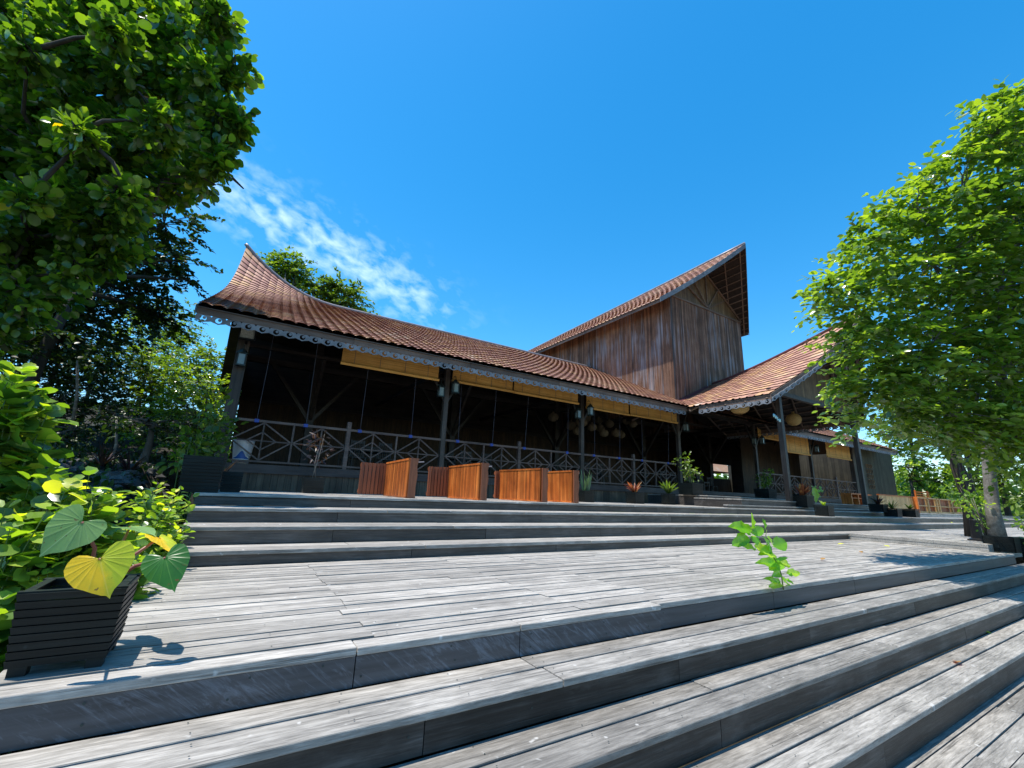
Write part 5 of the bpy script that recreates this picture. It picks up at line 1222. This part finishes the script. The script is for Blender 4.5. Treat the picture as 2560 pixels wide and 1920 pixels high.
V, Fc, t_ = leaf_arrays(P, nrmz(np.stack([RS.normal(size=n_)*.5, RS.normal(size=n_)*.5, RS.rand(n_)+.3], -1)), nrmz(RS.normal(size=(n_, 3))), RS.uniform(.4, 1.3, n_), 'oval', RS.rand(n_)); o = npmesh('ground_cover', V, Fc, t_, M['leaf_mid'], None, True); tag(o, 'green undergrowth beyond the right terrace', 'ground cover', kind='stuff')

# ------------------------------------------------------------------ slatted benches standing on end
def end_bench(label, near, far, left, zt=1.45, zb=.712):
    n_, f_ = hz(*near, zt), hz(*far, zt); n_, f_ = Vector(n_), Vector(f_); t = thing('slatted_bench', label, 'bench', (n_.x, n_.y, zb), 'orange slatted benches standing on the top step')
    d = (n_-f_); L_ = d.length; d.normalize(); s_ = Vector((d.y, -d.x, 0)); ns = max(6, int(L_/.052)); mb = MB()
    for i in range(ns):
        a = f_+d*(L_*i/ns+.006); b = f_+d*(L_*(i+1)/ns-.006); q = (a+b)/2; j_ = rnd.uniform(-.003, .003)
        mb.bar((q.x, q.y, zb+.02), (q.x, q.y, zt-.03+j_), (b-a).length, .045, s_)
    mb.build('slatted_seat', M['bench'], t)
    mb = MB(); mb.bar((f_.x+.035, f_.y, (zt+zb)/2), (n_.x+.035, n_.y-.01, (zt+zb)/2), .012, zt-zb-.12); mb.build('gap_shade_board', M['brown'], t)  # dark sheet added behind the slats so their gaps read as shade
    mb = MB(); mb.bar(f_+Vector((0, 0, -.012)), n_+Vector((0, 0, -.012)), .06, .035); mb.bar((f_.x, f_.y, zb+.015), (n_.x, n_.y, zb+.015), .05, .03); mb.split('frame_rail', M['bench'], t)
    mb = MB(); e0 = n_+d*.03; pr = [(0, 0), (.14, 0), (.13, .2), (.155, .42), (.13, .6), (.16, .74), (0, .74)]
    mb.prism(pr, lambda u, v, w: tuple(Vector((e0.x, e0.y, zb))+s_*(-(u-.02))+Vector((0, 0, v))+d*w) if False else tuple(Vector((e0.x, e0.y, zb))+Vector((1, 0, 0))*u+Vector((0, 0, v))+d*w), .035); mb.build('end_board', M['benchdark'], t, bevel=.004)
    mb = MB(); mb.tube([(n_.x+.1, n_.y+.15, zb), (n_.x+.14, n_.y+.15, zt-.06), (n_.x+.34, n_.y+.15, zt-.04)], .014, 6); mb.build('metal_tube', M['ridgecap'], t, True)
    if left:
        l_ = Vector(vy(left[0], left[1], f_.y)); L2 = f_.x-l_.x; ns = max(3, int(L2/.075)); mb = MB()
        for i in range(ns): q = l_.x+L2*(i+.5)/ns; mb.box(q-L2/ns/2+.008, q+L2/ns/2-.008, f_.y-.02-(i % 2)*.004, f_.y+.02, zb+.02, zt-.02-rnd.uniform(0, .01))
        mb.build('slatted_back', M['benchdark'], t)
        mb = MB(); mb.box(l_.x, f_.x-.03, f_.y+.021, f_.y+.05, zt-.12, zt-.05); mb.box(l_.x, f_.x-.03, f_.y+.021, f_.y+.05, zb+.05, zb+.12); mb.split('back_batten', M['benchdark'], t)
end_bench('leftmost orange slatted bench on end, with a wide dark slatted wing', (1026, 1146), (969, 1157), (903, 1156))
end_bench('second orange slatted bench from the left, beside the second hall post', (1203, 1158), (1125, 1166.5), (1072, 1168))
end_bench('third and widest orange slatted bench, almost face-on', (1353, 1171), (1251, 1175.5), (1238, 1177))
end_bench('rightmost orange slatted bench, next to the snake plant', (1431, 1176.5), (1364, 1179.5), None)
# benches at the right terrace
def P8(x, y, Y=8.6): return vy(x, y, Y)
a = P8(2196, 1239); b = P8(2279, 1242); t = thing('pale_slatted_bench', 'pale yellow slatted bench panel standing at the right end of the upper terrace', 'bench', (a[0], 8.6, .7))
mb = MB(); x = a[0]; ns = 26; w = (b[0]-a[0])/ns
for i in range(ns): mb.box(x+i*w+.01, x+(i+1)*w-.006, 8.58, 8.62, .74, 1.45)
mb.build('slatted_back', M['yellowwood'], t); mb = MB(); mb.box(a[0]-.03, b[0], 8.54, 8.66, 1.455, 1.50); mb.box(b[0]+.003, b[0]+.12, 8.4, 8.62, .71, 1.5); mb.box(a[0], b[0], 8.55, 8.575, .70, .735); mb.build('frame', M['bench'], t)
a = P8(2287, 1243); b = P8(2392, 1248); t = thing('open_frame_bench', 'bench lying on its side with its pale open frame showing, far right of the terrace', 'bench', (a[0], 8.6, .7)); mb = MB(); W_ = b[0]-a[0]
for f_ in (0, .22, .42, .48, .78, 1.0): mb.box(a[0]+W_*f_-.05, a[0]+W_*f_+.05, 8.5, 8.62, .71, 1.5)
mb.split('leg', M['yellowwood'], t); mb = MB(); mb.box(a[0]+.06, b[0]-.06, 8.50, 8.60, 1.44, 1.498); mb.box(a[0]+.06, b[0]-.06, 8.52, 8.60, 1.05, 1.1); mb.box(a[0]+.06, b[0]-.06, 8.52, 8.60, .72, .80); mb.split('rail', M['yellowwood'], t)
mb = MB(); x = a[0]
while x < b[0]+.3: mb.box(x, x+.11, 8.68, 8.7, .72, 1.46); x += .125
mb.build('slatted_seat', M['benchdark'], t)
a = P8(2129, 1236, 8.9); b = P8(2162, 1238, 8.9); t = thing('open_shelf_stand', 'small reddish open wooden stand behind the second porch post', 'stand', (a[0], 8.9, .97)); mb = MB()
for x in (a[0], (a[0]+b[0])/2, b[0]): mb.box(x-.04, x+.04, 8.9, 9.3, .98, 1.42)
mb.split('upright', M['bench'], t); mb = MB(); mb.box(a[0]-.04, b[0]+.8, 8.9, 9.3, 1.425, 1.47); mb.box(a[0]+.042, b[0]-.042, 8.92, 9.3, 1.25, 1.28); mb.split('shelf', M['bench'], t)
a = P8(2293, 1232, 11.5); t = thing('reddish_bench', 'reddish slatted bench seen beyond the pale ones', 'bench', (a[0], 11.5, .7)); mb = MB()
for k in range(4): mb.box(a[0], a[0]+2.6, 11.5+k*.02, 11.53+k*.02, 1.55+k*.16, 1.64+k*.16)
mb.split('backrest_slat', M['bench'], t); mb = MB()
for x in (a[0]+.1, a[0]+2.5): mb.box(x-.04, x+.04, 11.6, 11.68, .7, 2.2)
mb.split('leg', M['bench'], t)

# black lamp post with three rods
bx, by = 16.3, 3.62; t = thing('lamp_post', 'slender black iron lamp post of three rods on the raised terrace', 'lamp post', (bx, by, .155)); mb = MB(); mb.lathe([(.0, 0), (.2, 0), (.2, .03), (.12, .06), (.1, .5), (.07, .52), (0, .52)], (bx, by, .155), 10); mb.build('base', M['black'], t)
for k in range(3):
    a = 2*math.pi*k/3+.4; mb = MB(); mb.tube([(bx+.07*math.cos(a), by+.07*math.sin(a), .6), (bx+.13*math.cos(a), by+.13*math.sin(a), 1.3), (bx+.09*math.cos(a), by+.09*math.sin(a), 2.4), (bx+.05*math.cos(a), by+.05*math.sin(a), 3.3)], .022, 6); mb.build('rod', M['black'], t)
mb = MB(); mb.lathe([(0, 0), (.15, 0), (.19, .35), (.05, .5), (0, .52)], (bx, by, 3.3), 8); mb.build('lamp_head', M['black'], t)

# small painted lettering sign on the porch post
t = thing('letter_sign', 'small pale cyan letters HHSH fixed on the first porch post', 'sign', (16.3, 8.05, 4.0))
q = vy(1932, 1034, 8.1)
for i, ch in enumerate('HHSH'):
    fc = bpy.data.curves.new('letter', 'FONT'); fc.body = ch; fc.size = .17; fc.extrude = .012; tmp = bpy.data.objects.new('tmp', fc); me = bpy.data.meshes.new_from_object(tmp); bpy.data.objects.remove(tmp)
    me.materials.clear(); me.materials.append(M['cyan']); o = bpy.data.objects.new('letter', me); COL.objects.link(o); o.parent = t
    o.rotation_euler = (math.pi/2, .0, 0); o.location = Vector((q[0]+i*.115, 8.09, q[2]-.12-i*.045))-Vector(t.location)

# things inside the hall
def dining_chair(loc, label, rz=0):
    x, y, z = loc; t = thing('dining_chair', label, 'chair', loc, 'dark dining chairs inside the hall')
    mb = MB(); mb.box(x-.22, x+.22, y-.21, y+.21, z+.43, z+.47); mb.build('seat', M['post'], t)
    for sx in (-.2, .2):
        for sy in (-.19, .19): mb = MB(); mb.box(x+sx-.02, x+sx+.02, y+sy-.02, y+sy+.02, z, z+.43 if sy < 0 else z+.43); mb.build('leg', M['post'], t)
    mb = MB(); mb.box(x-.22, x-.18, y+.17, y+.21, z+.47, z+1.02); mb.box(x+.18, x+.22, y+.17, y+.21, z+.47, z+1.02); mb.box(x-.18, x+.18, y+.175, y+.205, z+.92, z+1.0)
    for k in range(5): mb.box(x-.14+k*.07-.012, x-.14+k*.07+.012, y+.18, y+.2, z+.475, z+.92)
    mb.build('backrest', M['post'], t); return t
def dining_table(loc, label):
    x, y, z = loc; t = thing('dining_table', label, 'table', loc, 'dining tables inside the hall'); mb = MB(); mb.box(x-.8, x+.8, y-.45, y+.45, z+.71, z+.75); mb.build('table_top', M['post'], t)
    for sx in (-.72, .72):
        for sy in (-.38, .38): mb = MB(); mb.box(x+sx-.03, x+sx+.03, y+sy-.03, y+sy+.03, z, z+.71); mb.build('leg', M['post'], t)
wh = ['behind the first railing bay', 'behind the second railing bay', 'behind the third railing bay', 'just inside the entrance opening', 'right of the entrance']
for i, (x, y) in enumerate(((3.6, 15.2), (7.6, 15.5), (13.4, 15.4), (19.6, 14.8), (24.5, 17.6))):
    dining_table((x, y, FZ), 'dark wooden dining table '+wh[i])
    for k, (dx, dy) in enumerate(((-.4, .75), (.45, .75), (-.4, -.85), (.5, -.8))):
        c_ = dining_chair((x+dx, y+dy, FZ), 'dark slat-back dining chair %s of the table %s' % (['at the rear left', 'at the rear right', 'at the front left', 'at the front right'][k], wh[i]))
t = thing('waste_bin', 'white tapered bin with a blue wave mark behind the railing at the left', 'bin', (.08, 12.95, FZ)); mb = MB(); mb.lathe([(0, .0), (.17, 0), (.24, .58), (.25, .60), (.22, .60), (.2, .5), (0, .5)], (.08, 12.95, FZ), 20); mb.build('body', M['white'], t, True)
mb = MB(); cyl = lambda u, v, w: (.08+(.19+.07*v/.6*.8+.004+w)*math.sin(u), 12.95-(.19+.07*v/.6*.8+.004+w)*math.cos(u), FZ+v)
for k in range(14):
    u0, u1 = -.9+k*.12, -.9+(k+1)*.12; f0, f1 = [.14+.17*math.exp(-((u+.05)/.38)**2) for u in (u0, u1)]
    mb.prism([(u0, .12), (u1, .12), (u1, f1), (u0, f0)], cyl, .004)
mb.build('wave_mark', plain('wave_blue', (.02, .10, .35), .5), t)
mb = MB()
for k in range(14):
    u0, u1 = -.9+k*.12, -.9+(k+1)*.12; f0, f1 = [.15+.17*math.exp(-((u+.05)/.38)**2) for u in (u0, u1)]
    mb.prism([(u0, f0), (u1, f1), (u1, f1+.022), (u0, f0+.022)], cyl, .007); mb.prism([(u0, .10), (u1, .10), (u1, .118), (u0, .118)], cyl, .007)
mb.build('wave_outline', plain('bright_white', (.85, .87, .9), .4), t)
# pavilion and greenery glimpsed through the rear opening
q = vy(1812, 1170, 34.); px_, pz_ = q[0], q[2]
t = thing('garden_pavilion', 'small sunlit pavilion with a pink tiled roof seen through the hall', 'pavilion', (px_, 36, 1.2)); mb = MB(); a_ = 3.2
mb._add([(px_-a_, 34.0, pz_-.5), (px_+a_, 34.0, pz_-.5), (px_+a_, 34+2*a_, pz_-.5), (px_-a_, 34+2*a_, pz_-.5), (px_, 34+a_, pz_+2.6)], [(0, 1, 4), (1, 2, 4), (2, 3, 4), (3, 0, 4)]); mb.build('roof', M['tile'], t)
for sx in (-2.6, 2.6):
    for sy in (.6, 5.8): mb = MB(); mb.box(px_+sx-.1, px_+sx+.1, 34+sy-.1, 34+sy+.1, .4, pz_-.35); mb.build('post', M['post'], t)
q = vy(1800, 1192, 28.); bushy('sunlit green bush seen through the hall below the pavilion', (q[0], 28, .4), [((q[0], 28, 2.2), 1.0), ((q[0]+1.3, 28.3, 1.9), .9)], .4, M['leaf_lime'], 10, 14, name='garden_bush', cat='bush')

# fallen leaves
for i, (x, y, lb) in enumerate(((2094, 1361, 'furthest'), (2155, 1383, 'brightest orange'), (2224, 1367, 'middle'), (2055, 1401, 'nearest the seedling'), (2380, 1307, 'long pale'), (1912, 1285, 'orange, on the third back step'), (2480, 1585, 'pale yellow, on the front steps'), (2390, 1655, 'small orange, on the lowest front step'))):
    z = {4: .352, 5: .54, 6: -.61, 7: -.61}.get(i, 0.006); p = hz(x, y, z); p[2] = z+.008
    t = thing('fallen_leaf', lb+' of the fallen leaves lying on the boards', 'leaf', tuple(p), 'fallen leaves on the deck'); mb = MB(); a = rnd.uniform(0, 6); fancy_leaf(mb, p, p+np.array([math.cos(a)*.13, math.sin(a)*.13, .01]), .07, (0, 0, 1), 'oval', .02, .2, -.1, 5, 2, .99); mb.build('blade', M['leaf_red'] if i % 2 else M['leaf_lime'], t, True)
